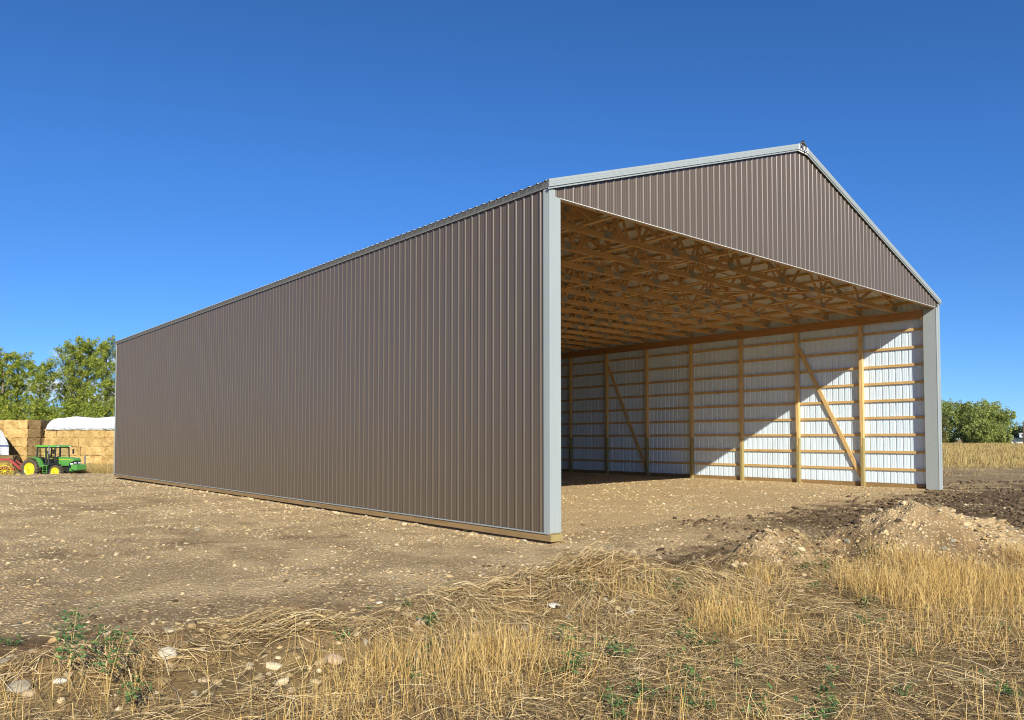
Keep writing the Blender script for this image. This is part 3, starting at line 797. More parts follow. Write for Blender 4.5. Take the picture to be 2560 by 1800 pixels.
straw_m = mat_blades("dry_straw", STRAW, .55)
stub_m = mat_blades("standing_stubble", [(0, (.36, .215, .068)), (.3, (.56, .355, .11)), (.7, (.70, .47, .16)), (1, (.76, .57, .25))], .55, .15)
grass_m = mat_blades("tall_dry_grass", [(0, (.34, .24, .085)), (.4, (.50, .35, .125)), (.8, (.60, .44, .18)), (1, (.34, .30, .12))], .7, .2)
green_m = mat_blades("weed_green", [(0, (.045, .105, .035)), (.5, (.085, .18, .055)), (.85, (.15, .26, .07)), (1, (.24, .32, .09))], .5, .25)

def ribbons(pts, side, width, taper=.6):
    """pts (n,k,3) centre lines, side (n,3) -> verts, quads"""
    n, k, _ = pts.shape
    wv = (width[:, None] * np.linspace(1, taper, k)[None])[..., None] * side[:, None, :] * .5
    V_ = np.stack([pts - wv, pts + wv], 2).reshape(n, k * 2, 3)
    q1 = np.array([[2 * a, 2 * a + 1, 2 * a + 3, 2 * a + 2] for a in range(k - 1)])
    return V_.reshape(-1, 3), (q1[None] + (np.arange(n) * 2 * k)[:, None, None]).reshape(-1, 4)

def lying(u, v, az, length, width, lift, curl, hump):
    """straws that follow the ground; az in the u,v plane"""
    t = np.linspace(0, 1, 4)[None]
    aa = az[:, None] + curl[:, None] * (t - .5)
    du = np.cumsum(np.cos(aa), 1) * (length / 4)[:, None]; dv = np.cumsum(np.sin(aa), 1) * (length / 4)[:, None]
    uu = u[:, None] + du - du.mean(1, keepdims=True); vv = v[:, None] + dv - dv.mean(1, keepdims=True)
    x, y = xy(uu, vv); z = top_h(x, y).mean(1, keepdims=True) * .25 + top_h(x, y) * .75
    tl = rng.normal(0, .10, len(u))
    z = z + lift[:, None] + hump[:, None] * np.sin(np.pi * t) + np.abs(tl * length)[:, None] * np.where(tl[:, None] > 0, t, 1 - t)
    pts = np.stack([x, y, z], -1)
    hx, hy = -np.sin(az), np.cos(az)
    sd = np.stack([hx * RT[0] + hy * FW[0], hx * RT[1] + hy * FW[1], rng.normal(0, .6, len(u))], -1)
    sd /= np.linalg.norm(sd, axis=1, keepdims=True)
    return pts, sd, width
def dens_straw(u, v):
    prof, s, hc = berm(u, v); n = fbm(u * .8, v * 1.1, 91, 4)
    on = sstep(np.where(s > -1.3, .485, .42), np.where(s > -1.3, .58, .53), n) * (.35 + .65 * sstep(.40, .55, fbm(u * 2.6, v * 2.6, 92, 2)))
    d = np.where(s > .05, np.exp(-(s / .38) ** 2) * on * 1.1, np.where(s > -1.3, .06 + .80 * on, .42 + .58 * on))
    d = d * (1 - .8 * sstep(1.2, 2.0, u) * (1 - sstep(4.6, 5.2, u)) * sstep(-1.0, -.5, s))
    return d * (mound_h(u, v) < .10 + .1 * n)
u, v = sample(105000, 3.9, 13.5, dens_straw, .82)
prof, s, hc = berm(u, v); n = len(u)
flow = -np.pi / 2 + 2.4 * (fbm(u * .7, v * .7, 93, 3) - .5) * 2       # downhill fan on the bank
az = np.where(rng.random(n) < np.where(s > -1.6, .62, .15), flow + rng.normal(0, .45, n), rng.uniform(0, 2 * np.pi, n))
ln = rng.uniform(.12, .46, n) * np.where(s > -1.6, 1.15, .8)
P1 = lying(u, v, az, ln, rng.uniform(.0022, .005, n), rng.uniform(.0, .05, n), rng.normal(0, .22, n), np.abs(rng.normal(0, .008, n)))
# bunches of straw pushed up on the crest
def bunch(bu, bv, cnt, rad, ang0, lift):
    u = bu + rng.normal(0, rad, cnt); v = bv + rng.normal(0, rad * .45, cnt); a = ang0 + rng.normal(0, .45, cnt)
    k = np.exp(-((u - bu) / rad) ** 2 * .5 - ((v - bv) / (rad * .45)) ** 2 * .5)
    return lying(u, v, a, rng.uniform(.3, .6, cnt), rng.uniform(.003, .006, cnt), k * lift * rng.uniform(.1, 1, cnt), rng.normal(.12, .25, cnt), np.abs(rng.normal(.015, .02, cnt)))
BN = [(.85, 8.15, 1500, .34, .5, .20), (-.3, 7.4, 350, .4, .2, .08), (-1.9, 6.3, 350, .35, .5, .09), (-2.9, 5.4, 300, .3, 2.6, .07), (2.0, 8.1, 300, .4, 2.4, .08), (1.6, 7.4, 400, .5, 2.2, .07)]
def dens_chaff(u, v):
    prof, s, hc = berm(u, v); n = fbm(u * 1.5, v * 2.0, 121, 3)
    return (sstep(.35, .58, n) * .8 + .2) * np.where(s > .1, .25 * np.exp(-(s / .8) ** 2), np.where(s > -1.3, .55, 1.0)) * (mound_h(u, v) < .12)
u, v = sample(210000, 3.9, 12.5, dens_chaff, .82); n = len(u)
P2 = lying(u, v, rng.uniform(0, 2 * np.pi, n), rng.uniform(.03, .13, n), rng.uniform(.0016, .004, n), rng.uniform(0, .02, n), rng.normal(0, .3, n), np.zeros(n))
allp = [P1, P2] + [bunch(*b) for b in BN]
pts = np.concatenate([p[0] for p in allp]); sd = np.concatenate([p[1] for p in allp]); wd = np.concatenate([p[2] for p in allp])
vv_, qq_ = ribbons(pts, sd, wd, .8)
o = np_mesh("loose_straw", vv_, quads=qq_, mats=[straw_m]); tag(o, "golden loose straw lying over the bank and the near ground", "straw", kind="stuff")

def standing(u, v, h, width, lean, bend, k=4):
    n = len(u); x, y = xy(u, v); z = top_h(x, y)
    a = rng.uniform(0, 2 * np.pi, n); t = np.linspace(0, 1, k)[None]
    l = np.abs(rng.normal(0, lean, n)) ; off = (l[:, None] * t + (bend * rng.normal(0, 1, n))[:, None] * t * t) * h[:, None]
    pts = np.stack([x[:, None] + np.cos(a)[:, None] * off, y[:, None] + np.sin(a)[:, None] * off, z[:, None] - .02 + h[:, None] * t * np.sqrt(np.maximum(1 - (l * .7) ** 2, .2))[:, None]], -1)
    b = rng.uniform(0, np.pi, n) ; sd = np.stack([np.cos(b), np.sin(b), np.zeros(n)], -1)
    return pts, sd, width
def dens_stub(u, v):
    prof, s, hc = berm(u, v); n = fbm(u * 1.0, v * 1.0, 97, 4); n2 = fbm(u * 3.1, v * 1.2, 99, 2)
    belt = sstep(-.55, -.95, s) * (1 - sstep(-1.9, -3.2, s))
    right = sstep(-1.6, -.6, u)
    d = belt * right * sstep(.36, .52, n) * (.4 + .6 * n2) + .10 * sstep(-.5, -1.0, s) * sstep(.4, .6, n)
    d = d + .48 * sstep(2.6, 3.6, u) * sstep(-.4, -.9, s) * sstep(.40, .56, n) * (1 - .75 * sstep(-2.2, -3.4, s))
    return d * (mound_h(u, v) < .08)
u, v = sample(250000, 3.9, 13.5, dens_stub, .80)
n = len(u); hh = rng.uniform(.07, .34, n) * (.75 + .5 * fbm(u * .8, v * .8, 101, 2))
pts, sd, wd = standing(u, v, hh, rng.uniform(.0022, .0046, n), 0.36, .16)
vv_, qq_ = ribbons(pts, sd, wd, .7)
o = np_mesh("standing_stubble", vv_, quads=qq_, mats=[stub_m]); tag(o, "upright golden stubble in front of the bank", "stubble", kind="stuff")

# field grass to the right of the shed and before the bale stacks
def patch(nn, u0, u1, v0, v1, hmin, hmax, wid, dens=None):
    v = np.sqrt(rng.uniform(v0 ** 2, v1 ** 2, nn)); k = rng.uniform(u0, u1, nn); u = k * v
    if dens is not None:
        kp = rng.random(nn) < dens(u, v); u, v = u[kp], v[kp]
    n = len(u); return standing(u, v, rng.uniform(hmin, hmax, n), wid * rng.uniform(.6, 1.4, n) * (v / v0) ** .5, .25, .2, 3)
fp = patch(60000, .50, .80, 46, 112, .22, .58, .035, lambda u, v: sstep(44, 56, v + 14 * (fbm(u * .3, v * .3, 103, 3) - .5)) * (.3 + .7 * sstep(.36, .5, fbm(u * .15, v * .5, 105, 3))))
fp3 = patch(26000, .50, .80, 39, 60, .06, .30, .022, lambda u, v: sstep(40, 45, v + 8 * (fbm(u * .4, v * .4, 104, 3) - .5)) * (.25 + .75 * sstep(.4, .55, fbm(u * .3, v * .6, 106, 3))))
fp2 = patch(2500, .50, .80, 22, 42, .06, .25, .012, lambda u, v: sstep(.55, .65, fbm(u * .5, v * 1.2, 107, 3)) * (xy(u, v)[0] > W + .3))
pts = np.concatenate([fp[0], fp2[0], fp3[0]]); sd = np.concatenate([fp[1], fp2[1], fp3[1]]); wd = np.concatenate([fp[2], fp2[2], fp3[2]])
vv_, qq_ = ribbons(pts, sd, wd, .35)
o = np_mesh("field_grass", vv_, quads=qq_, mats=[grass_m]); tag(o, "dry golden field grass beyond the bare dirt right of the shed", "grass", kind="stuff")
fp = patch(26000, -.80, -.50, 67.5, 74.5, .5, 1.15, .03)
vv_, qq_ = ribbons(fp[0], fp[1], fp[2], .3)
o = np_mesh("tall_grass", vv_, quads=qq_, mats=[grass_m]); tag(o, "tall dry grass growing along the foot of the bale stacks", "grass", kind="stuff")
# straw strewn over the bare dirt right of the shed
u, v = sample(9000, 15, 42, lambda u, v: (xy(u, v)[0] > W + .4) * sstep(.46, .6, fbm(u * .6, v * .9, 109, 3)), .74)
n = len(u); p_ = lying(u, v, rng.normal(0, .6, n), rng.uniform(.2, .6, n), .008 * (v / 20), rng.uniform(0, .03, n), rng.normal(0, .5, n), np.full(n, .01))
vv_, qq_ = ribbons(p_[0], p_[1], p_[2], .8)
o = np_mesh("strewn_straw", vv_, quads=qq_, mats=[straw_m]); tag(o, "straw strewn over the bare dirt to the right of the shed", "straw", kind="stuff")

# weeds: each plant a thing, stems and leaves as parts
def weed(px, py, size, label, tall=False, nleaf=70):
    P = ray_ground(px, py); root = empty("weed", P); tag(root, label, "weed", "green weeds on the bank and stubble")
    st = []; lf_p = []; lf_d = []; ns = 3 if tall else 7
    for i in range(ns):
        a = rng.uniform(0, 2 * np.pi); le = rng.uniform(.05, .22) if tall else rng.uniform(.4, 1.3)
        h = size * rng.uniform(.75, 1.1); tip = np.array([math.cos(a) * le * size * (1 if not tall else 1), math.sin(a) * le * size, h * (1 if tall else rng.uniform(.35, .8))])
        t = np.linspace(0, 1, 5)[:, None]; line = np.hstack([tip[:2][None] * t ** 1.2, tip[2:][None] * t ** .8])
        st.append(line)
        for j in range(nleaf // ns):
            q = rng.uniform(.35 if tall else .15, 1); k = min(int(q * 4), 3); b = line[k] + (line[k + 1] - line[k]) * (q * 4 - k)
            lf_p.append(b + (rng.normal(0, .035, 3) * np.array([1.3, 1.3, .5]) if tall else rng.normal(0, size * .08, 3) * np.array([1, 1, .3]))); d = rng.normal(0, 1, 3); d[2] = abs(d[2]) * .6; lf_d.append(d / np.linalg.norm(d))
    st = np.array(st); side = rng.normal(0, 1, (len(st), 3)); side[:, 2] = 0; side /= np.linalg.norm(side, axis=1, keepdims=True)
    a_, b_ = ribbons(st, side, np.full(len(st), .0045), .5)
    np_mesh("stem", a_, quads=b_, mats=[stub_m if tall else green_m], parent=root)
    lf_p = np.array(lf_p); lf_d = np.array(lf_d); t = np.linspace(0, 1, 3)[None, :, None]; L_ = (size * rng.uniform(.09, .20, len(lf_p)) if not tall else rng.uniform(.014, .045, len(lf_p)))
    pts = lf_p[:, None] + lf_d[:, None] * t * L_[:, None, None]; pts[..., 2] -= (t[..., 0] ** 2) * (L_ * .3)[:, None]
    sd = np.cross(lf_d, rng.normal(0, 1, lf_d.shape)); sd /= np.linalg.norm(sd, axis=1, keepdims=True)
    w3 = L_ * .38
    wv = (w3[:, None] * np.array([[.4, 1.0, .15]]))[..., None] * sd[:, None] * .5
    V_ = np.stack([pts - wv, pts + wv], 2).reshape(-1, 3); q1 = np.array([[0, 1, 3, 2], [2, 3, 5, 4]])
    Q_ = (q1[None] + (np.arange(len(pts)) * 6)[:, None, None]).reshape(-1, 4)
    np_mesh("leaves", V_, quads=Q_, mats=[green_m], parent=root)
for a in [
    (38, 1617, .17, "bushy green weed at the left edge of the gravel yard", False, 150),
    (140, 1572, .10, "small green weed in gravel, first right of the bushy left edge weed", False, 70),
    (112, 1592, .06, "tiny yellowish weed beside the ochre stone", False, 40),
    (180, 1536, .09, "low spreading weed in the gravel on the left, below a pair of seedlings", False, 70),
    (240, 1518, .07, "pale seedling in the gravel, left one of a pair", False, 50),
    (308, 1506, .07, "pale seedling in the gravel, right one of a pair", False, 50),
    (300, 1598, .09, "dusty weed beside grey gravel at the top of the left bank", False, 60),
    (925, 1523, .10, "dark green weed at the yard edge, left of the leafier weeds", False, 80),
    (1020, 1520, .13, "leafy weed on the yard edge above the salmon pink stone", False, 100),
    (1075, 1575, .12, "bluish green weed leaning beside the salmon pink stone", True, 90),
    (975, 1550, .08, "small weed in straw left of the salmon pink stone", False, 50),
    (1128, 1474, .09, "pair of weed sprouts on bare dirt left of the big straw tuft", False, 60),
    (1368, 1357, .07, "tiny weed on the dirt just off the corner of the shed", False, 50),
    (1482, 1376, .07, "thin weed in dark dirt right of the shed corner", False, 50),
    (1718, 1352, .09, "little dark weed on pale gravel left of the gravel heap", False, 60),
    (1190, 1318, .06, "tiny weed against the skirt board of the shed wall", False, 40),
    (1415, 1625, .20, "tall thin weed in the middle of the straw bank", True, 70),
    (1430, 1705, .22, "tall leafy weed standing in the stubble below the straw bank", True, 120),
    (1555, 1765, .16, "broad bright green weed at the bottom edge of the stubble", False, 150),
    (1598, 1735, .13, "light green weed just right of the broad bright weed", False, 90),
    (1395, 1685, .12, "bluish weed low in the stubble left of the tall leafy weed", False, 80),
    (1560, 1660, .16, "dusty green weed among dark straw under the bank", True, 80),
    (1935, 1590, .14, "green weed low in the standing stubble, under the gravel heap", False, 90),
    (2170, 1568, .16, "green weed in the open stubble below the rubble mound", False, 110),
    (2392, 1515, .14, "dark weed in the stubble to the right of the rubble mound", False, 90),
    (2535, 1740, .18, "dark green weed at the lower right edge", False, 130),
    (2085, 1790, .15, "yellow green weed at the bottom of the stubble", False, 120),
    (2260, 1745, .14, "spindly green weed in flattened straw at the lower right", False, 70),
    (170, 1740, .52, "tall yellow stemmed weed, left of two at the lower left corner", True, 260),
    (268, 1755, .50, "tall yellow stemmed weed, right of two at the lower left corner", True, 220),
    (332, 1790, .26, "short branching weed at the bottom left, beside bare soil", True, 110),
]: weed(*a)

def sprouts(cnt):
    v = np.sqrt(rng.uniform(4.3 ** 2, 9.5 ** 2, cnt)); u = v * rng.uniform(-.72, .72, cnt); prof, s, hc = berm(u, v)
    k = (s < -.35) & (rng.random(cnt) < sstep(.45, .6, fbm(u * .7, v * .9, 141, 3)) * sstep(-2.5, .5, u)); u, v = u[k], v[k]
    m_ = 26; cu = np.repeat(u, m_) + rng.normal(0, .045, len(u) * m_); cv = np.repeat(v, m_) + rng.normal(0, .045, len(u) * m_)
    n = len(cu); x, y = xy(cu, cv); z = top_h(x, y) + np.abs(rng.normal(.03, .04, n)); a = rng.uniform(0, 2 * np.pi, n); l_ = rng.uniform(.015, .05, n)
    t = np.linspace(0, 1, 3)[None]
    pts = np.stack([x[:, None] + np.cos(a)[:, None] * t * l_[:, None], y[:, None] + np.sin(a)[:, None] * t * l_[:, None], z[:, None] + t * (1 - t) * l_[:, None] + t * rng.uniform(0, .02, (n, 1))], -1)
    sd = np.stack([-np.sin(a), np.cos(a), rng.normal(0, .4, n)], -1); sd /= np.linalg.norm(sd, axis=1, keepdims=True)
    q_, f_ = ribbons(pts, sd, l_ * .45, .3)
    o = np_mesh("low_weeds", q_, quads=f_, mats=[green_m]); tag(o, "small green sprouts coming up through the flattened stubble", "weeds", kind="stuff")
sprouts(270)

# ------------------------------------------------------------------ trees
def mat_leaf(name, stops, tr=.42):
    m = mat_blades(name, stops, .55, tr); return m
leaf_poplar = mat_leaf("poplar_leaves", [(0, (.16, .22, .035)), (.35, (.29, .365, .05)), (.7, (.42, .47, .065)), (.93, (.48, .46, .08)), (1, (.56, .42, .12))])
leaf_willow = mat_leaf("willow_leaves", [(0, (.18, .23, .07)), (.4, (.33, .39, .10)), (.8, (.46, .50, .14)), (1, (.55, .54, .18))])
leaf_gold = mat_leaf("yellowing_leaves", [(0, (.10, .12, .03)), (.4, (.20, .19, .045)), (.8, (.30, .24, .06)), (1, (.36, .25, .08))])
leaf_dark = mat_leaf("far_leaves", [(0, (.04, .06, .022)), (.6, (.07, .095, .032)), (1, (.12, .13, .05))])
bark = mat_simple("bark", (.20, .165, .12), .9, 0, .3, 8, .2, .4)
def tree(name, label, px, top_px, width, v, leafm, nb=60, per=150, leaf=.19, upright=.8, base_t=.10, group="trees beyond the yard", cat="tree", blunt=.55, base_z=None):
    u = (px - 1280) / 1891.94 * v; x, y = xy(u, v); z0 = gz(x, y) - .1 if base_z is None else base_z
    top = CAM[2] + (1095.5 - top_px) / 1891.94 * v; H = (top - z0) * (1.10 if top_px < 900 else 1.03)
    root = empty(name, (x, y, z0)); tag(root, label, cat, group)
    tr = MB(); cen = []; rad_ = []
    sway = rng.normal(0, .02, 2) * H
    def trunk_at(t): return np.array([sway[0] * t * t, sway[1] * t * t, H * .93 * t])
    tr.tube([trunk_at(t) for t in (0, .15, .35, .6, .8, .94)], [H * .017, H * .014, H * .012, H * .008, H * .004, H * .001], 8)
    for i in range(nb):
        t = base_t + (.97 - base_t) * ((i + rng.random()) / nb) ** .9
        prof = (1 - max(0, (t - blunt) / (1.02 - blunt)) ** 2.2) ** .5 * (.55 + .45 * min(1, t / .3))
        ln = width / 2 * prof * rng.uniform(.55, 1.12); a = i * 2.399 + rng.normal(0, .4)
        b0 = trunk_at(t * .90); rise = ln * upright * rng.uniform(.6, 1.3)
        tip = b0 + np.array([math.cos(a) * ln, math.sin(a) * ln, rise])
        mid = b0 + (tip - b0) * .5 + np.array([0, 0, -rise * .12])
        if tip[2] > H * .995: 
            k = (H * .995 - b0[2]) / max(tip[2] - b0[2], .01); tip[2] = H * .995; mid[2] = b0[2] + (mid[2] - b0[2]) * k
        r0 = max(.012, .010 * H * (1 - t) * .55)
        tr.tube([b0, mid, tip], [r0, r0 * .6, .008], 5, caps=False)
        for q in (.35, .62, .85, 1.0):
            p = b0 + (mid - b0) * q * 2 if q < .5 else mid + (tip - mid) * (q - .5) * 2
            if rng.random() < .90: cen.append(p + rng.normal(0, .18, 3)); rad_.append((.18 + .065 * width * rng.uniform(.6, 1.25)) * (1 if q < 1 else .8))
    tr.build("trunk", bark, root)
    cen = np.array(cen); rad_ = np.array(rad_); n = len(cen) * per // 4
    k = rng.integers(0, len(cen), n); off = rng.normal(0, 1, (n, 3)); off /= np.linalg.norm(off, axis=1, keepdims=True) ; off *= (rng.random((n, 1)) ** .45)
    P = cen[k] + off * rad_[k][:, None] * np.array([1, 1, 1.15])
    d1 = rng.normal(0, 1, (n, 3)); d1[:, 2] *= .8; d1 /= np.linalg.norm(d1, axis=1, keepdims=True)
    d2 = np.cross(d1, rng.normal(0, 1, (n, 3))); d2 /= np.linalg.norm(d2, axis=1, keepdims=True)
    s = (leaf * rng.uniform(.6, 1.25, n))[:, None]
    Vv = np.stack([P - d1 * s * .6, P + d2 * s * .42, P + d1 * s * .6, P - d2 * s * .42], 1).reshape(-1, 3)
    np_mesh("crown", Vv, quads=np.arange(4 * n).reshape(-1, 4), mats=[leafm], parent=root)
    return root
tree("poplar_tree", "poplar cut by the left edge of the picture, behind the bale stack", 2, 856, 3.4, 98, leaf_poplar, 60, 170)
tree("poplar_tree", "pointed poplar second from the left edge, above the left bale stack", 38, 868, 4.2, 100, leaf_poplar, 70, 170)
tree("poplar_tree", "shortest poplar, in the gap left of the big broad poplar", 96, 892, 4.4, 97, leaf_poplar, 66, 170)
tree("poplar_tree", "big broad poplar with leafy spreading top between the two bale stacks", 176, 836, 5.4, 102, leaf_poplar, 100, 170)
tree("poplar_tree", "tallest slim poplar just right of the big broad one", 214, 828, 4.6, 104, leaf_poplar, 84, 170)
tree("poplar_tree", "poplar standing against the far corner of the shed", 266, 828, 4.6, 100, leaf_poplar, 84, 160)
tree("poplar_tree", "poplar whose tip just shows above the far end of the shed roof", 312, 840, 4.2, 105, leaf_poplar, 60, 120)
for px, tp, wd, lab in ((20, 985, 5, "leafy bush at the foot of the poplars, nearest the left edge"), (112, 1000, 5, "leafy bush in the gap between the two bale stacks"),
                        (185, 1005, 6, "leafy bush above the white tarp, under the tall poplars"), (255, 1000, 5, "leafy bush above the white tarp next to the shed corner")):
    tree("leafy_bush", lab, px, tp, wd, 90, leaf_poplar, 44, 170, .2, .7, .03, "bushes under the poplars", "bush", .5)
G2 = "trees at the edge of the dry field"
tree("field_tree", "rounded green tree next to the shed's right corner", 2374, 998, 4.6, 116, leaf_willow, 80, 95, .2, .75, .02, G2)
tree("field_tree", "yellowing tree in the middle of the field clump", 2414, 996, 3.2, 119, leaf_gold, 60, 120, .2, .8, .05, G2)
tree("field_tree", "dark green tree in the middle of the field clump, before the yellowing one", 2436, 1008, 4.8, 113, leaf_willow, 80, 95, .2, .75, .02, G2)
tree("field_tree", "tallest tree on the right half of the field clump", 2474, 1001, 4.4, 116, leaf_willow, 80, 95, .2, .8, .02, G2)
tree("field_tree", "small light green tree at the right end of the field clump", 2505, 1024, 3.6, 113, leaf_willow, 60, 150, .2, .75, .02, G2)
tree("field_tree", "low reddish twiggy bush beside the shed's right corner", 2354, 1040, 2.4, 112, leaf_gold, 40, 60, .16, .8, .02, G2, "bush")
tree("field_tree", "low bush filling the foot of the field clump", 2455, 1062, 5.4, 110, leaf_willow, 50, 170, .2, .5, .02, G2, "bush")
tree("distant_tree", "far hazy tree behind the white farmhouse, left one", 2536, 1068, 7, 262, leaf_dark, 50, 120, .4, .6, .02, "far trees behind the farmhouse")
tree("distant_tree", "far hazy tree behind the white farmhouse, right one at the picture's edge", 2562, 1066, 8, 266, leaf_dark, 50, 120, .4, .6, .02, "far trees behind the farmhouse")
tree("distant_tree", "far low tree between the field clump and the farmhouse", 2518, 1080, 7, 270, leaf_dark, 40, 100, .4, .6, .02, "far trees behind the farmhouse")

# ------------------------------------------------------------------ bales
def mat_bale(name, a, b_, c):
    m, nt, b = new_mat(name)
    oi = nt.nodes.new("ShaderNodeObjectInfo")
    tc = nt.nodes.new("ShaderNodeTexCoord"); va = N(nt, "ShaderNodeVectorMath", operation='ADD'); vs = N(nt, "ShaderNodeVectorMath", operation='SCALE'); vs.inputs['Scale'].default_value = 37
    cmb = nt.nodes.new("ShaderNodeCombineXYZ"); 
    for s in cmb.inputs: nt.links.new(oi.outputs['Random'], s)
    nt.links.new(cmb.outputs[0], vs.inputs[0]); nt.links.new(tc.outputs['Object'], va.inputs[0]); nt.links.new(vs.outputs[0], va.inputs[1])
    n = N(nt, "ShaderNodeTexNoise", Scale=6.0, Detail=8.0, Roughness=.8, Distortion=1.6); nt.links.new(va.outputs[0], n.inputs['Vector'])
    n2 = N(nt, "ShaderNodeTexNoise", Scale=1.6, Detail=3.0); nt.links.new(va.outputs[0], n2.inputs['Vector'])
    r = ramp(nt, [(.36, a), (.48, b_), (.60, c)]); nt.links.new(n.outputs[0], r.inputs[0])
    r2 = ramp(nt, [(.35, (.74, .70, .64)), (.6, (1.05, 1.05, 1.05))]); nt.links.new(n2.outputs[0], r2.inputs[0])
    cc = mixc(nt, 1.0, r.outputs[0], r2.outputs[0], 'MULTIPLY')
    tone = ramp(nt, [(0, (.80, .78, .74)), (1, (1.08, 1.08, 1.06))]); nt.links.new(oi.outputs['Random'], tone.inputs[0])
    nt.links.new(mixc(nt, 1.0, cc, tone.outputs[0], 'MULTIPLY'), b.inputs['Base Color']); b.inputs['Roughness'].default_value = .9; b.inputs['Specular IOR Level'].default_value = .15
    bump(nt, b, n.outputs[0], .8, .06); return m
bale_m = mat_bale("golden_straw_bale", (.30, .185, .065), (.56, .365, .14), (.67, .475, .205))
bale_old = mat_bale("weathered_bale", (.10, .066, .030), (.235, .155, .07), (.36, .25, .12))
def rough_box(lx, ly, lz, nx, ny, nz, amp, seed, rnd=.05):
    """box grid with rounded edges and a shaggy surface, centred in x,y and standing on z=0"""
    V_, Q_ = [], []; b = 0
    for ax, sg in ((0, -1), (0, 1), (1, -1), (1, 1), (2, -1), (2, 1)):
        o1, o2 = [(1, 2), (0, 2), (0, 1)][ax]; nn = (nx, ny, nz)
        a_, c_ = np.meshgrid(np.linspace(-.5, .5, nn[o1] + 1), np.linspace(-.5, .5, nn[o2] + 1), indexing='ij')
        p = np.zeros(a_.shape + (3,)); p[..., o1] = a_; p[..., o2] = c_; p[..., ax] = .5 * sg; V_.append(p.reshape(-1, 3))
        i_ = np.arange(nn[o1])[:, None] * (nn[o2] + 1) + np.arange(nn[o2])[None]
        q = np.stack([i_, i_ + nn[o2] + 1, i_ + nn[o2] + 2, i_ + 1], -1).reshape(-1, 4) + b
        flip = (sg > 0) ^ (ax == 1)
        Q_.append(q if flip else q[:, ::-1]); b += p.shape[0] * p.shape[1]
    P = np.concatenate(V_) * np.array([lx, ly, lz])
    h = np.array([lx, ly, lz]) / 2; inner = np.clip(P, -(h - rnd), h - rnd); d = P - inner; ln = np.linalg.norm(d, axis=1, keepdims=True)
    P = inner + d / np.maximum(ln, 1e-6) * np.minimum(ln, rnd)
    nz_ = lambda f, s_: fbm(P[:, 0] * f + P[:, 2] * f * .83 + s_, P[:, 1] * f - P[:, 2] * f * .61 + seed, s_, 3) - .5
    P = P + np.stack([nz_(5, 1 + seed), nz_(5, 2 + seed), nz_(5, 3 + seed)], -1) * amp
    P[:, 2] += lz / 2
    return P, np.concatenate(Q_)
BH_ = .885
bale_me = {}
for k in range(3):
    for nm, mt in (("new", bale_m), ("old", bale_old)):
        P, q = rough_box(2.41, 1.2, BH_ + .004, 26, 14, 10, .13, 11 + k)
        o = np_mesh("straw_bale", P, quads=q, mats=[mt], smooth=True); bale_me[nm, k] = o.data; bpy.data.objects.remove(o)
ROWW = {0: "bottom", 1: "second", 2: "third", 3: "fourth", 4: "fifth", 5: "top"}
BZ = -1.80
def bale(u, v, z, label, kind="new", rot=0.0, group=None):
    o = bpy.data.objects.new("straw_bale", bale_me[kind, int(rng.integers(0, 3))]); C.objects.link(o)
    x, y = xy(u, v); o.location = (x + rng.normal(0, .02), y + rng.normal(0, .035), z); o.rotation_euler = (0, 0, -YAW + rot + rng.normal(0, .012) + (math.pi if rng.random() < .5 else 0))
    tag(o, label, "straw bale", group); return o
VB = 76.0
ORD = ["rightmost", "second from the right", "third from the right", "fourth from the right"]
for r in range(6):
    for c in range(3):
        bale(-49.45 - 2.4 * c - .06 * (r % 2), VB, BZ + r * BH_, f"golden bale in the {ROWW[r]} row of the uncovered left stack, {ORD[c]}", "new", 0, "bales of the left stack")
    bale(-47.62, VB + .62, BZ + r * BH_, f"dark weathered bale at the right end of the left stack, {ROWW[r]} row", "old", math.pi / 2, "weathered bales of the left stack")
ROW5 = {0: "bottom", 1: "second", 2: "third", 3: "fourth", 4: "top"}
for r in range(5):
    if r < 4: bale(-46.75, VB + .95, BZ + r * BH_, f"bale set end on in the gap between the stacks, {ROW5[r]} row", "old" if r == 3 else "new", math.pi / 2, "bales between the two stacks")
    bale(-45.98, VB + .60, BZ + r * BH_, f"narrow bale end at the left edge of the tarped stack, {ROW5[r]} row", "new", math.pi / 2, "bales of the tarped stack")
    for c in range(4):
        u = -44.15 + 2.41 * c - (.25 if r % 2 else 0)
        bale(u, VB, BZ + r * BH_, f"golden bale, {ROW5[r]} row of the tarped stack, {['first','second','third','fourth'][c]} from the left", "new", 0, "bales of the tarped stack")
bale(-46.0, 68.6, -1.62, "lower of two dark old bales behind the red hay rake", "old", .0)
bale(-46.05, 68.6, -.735, "upper of two dark old bales behind the red hay rake, below the striped tarp", "old", .03)
bale(-43.65, 69.6, -1.80, "small dark bale half hidden behind the tractor's rear tyre", "old", 1.3)

# ------------------------------------------------------------------ tarps
def mat_tarp(name, stripe=None, k=1.0):
    m, nt, b = new_mat(name)
    n = N(nt, "ShaderNodeTexNoise", Scale=1.4, Detail=5.0, Distortion=.8); nt.links.new(objco(nt, (1, 1, 1.6)), n.inputs['Vector'])
    c = mixc(nt, n.outputs[0], (.72 * k, .74 * k, .76 * k), (.84 * k, .85 * k, .86 * k))
    if stripe:
        sx = nt.nodes.new("ShaderNodeSeparateXYZ"); tc = nt.nodes.new("ShaderNodeTexCoord"); nt.links.new(tc.outputs['Object'], sx.inputs[0])
        a = N(nt, "ShaderNodeMath", operation='COMPARE'); nt.links.new(sx.outputs['Z'], a.inputs[0]); a.inputs[1].default_value = stripe; a.inputs[2].default_value = .075
        c = mixc(nt, a.outputs[0], c, (.03, .06, .17))
    nt.links.new(c, b.inputs['Base Color']); b.inputs['Roughness'].default_value = .45; bump(nt, b, n.outputs[0], .9, .15); return m
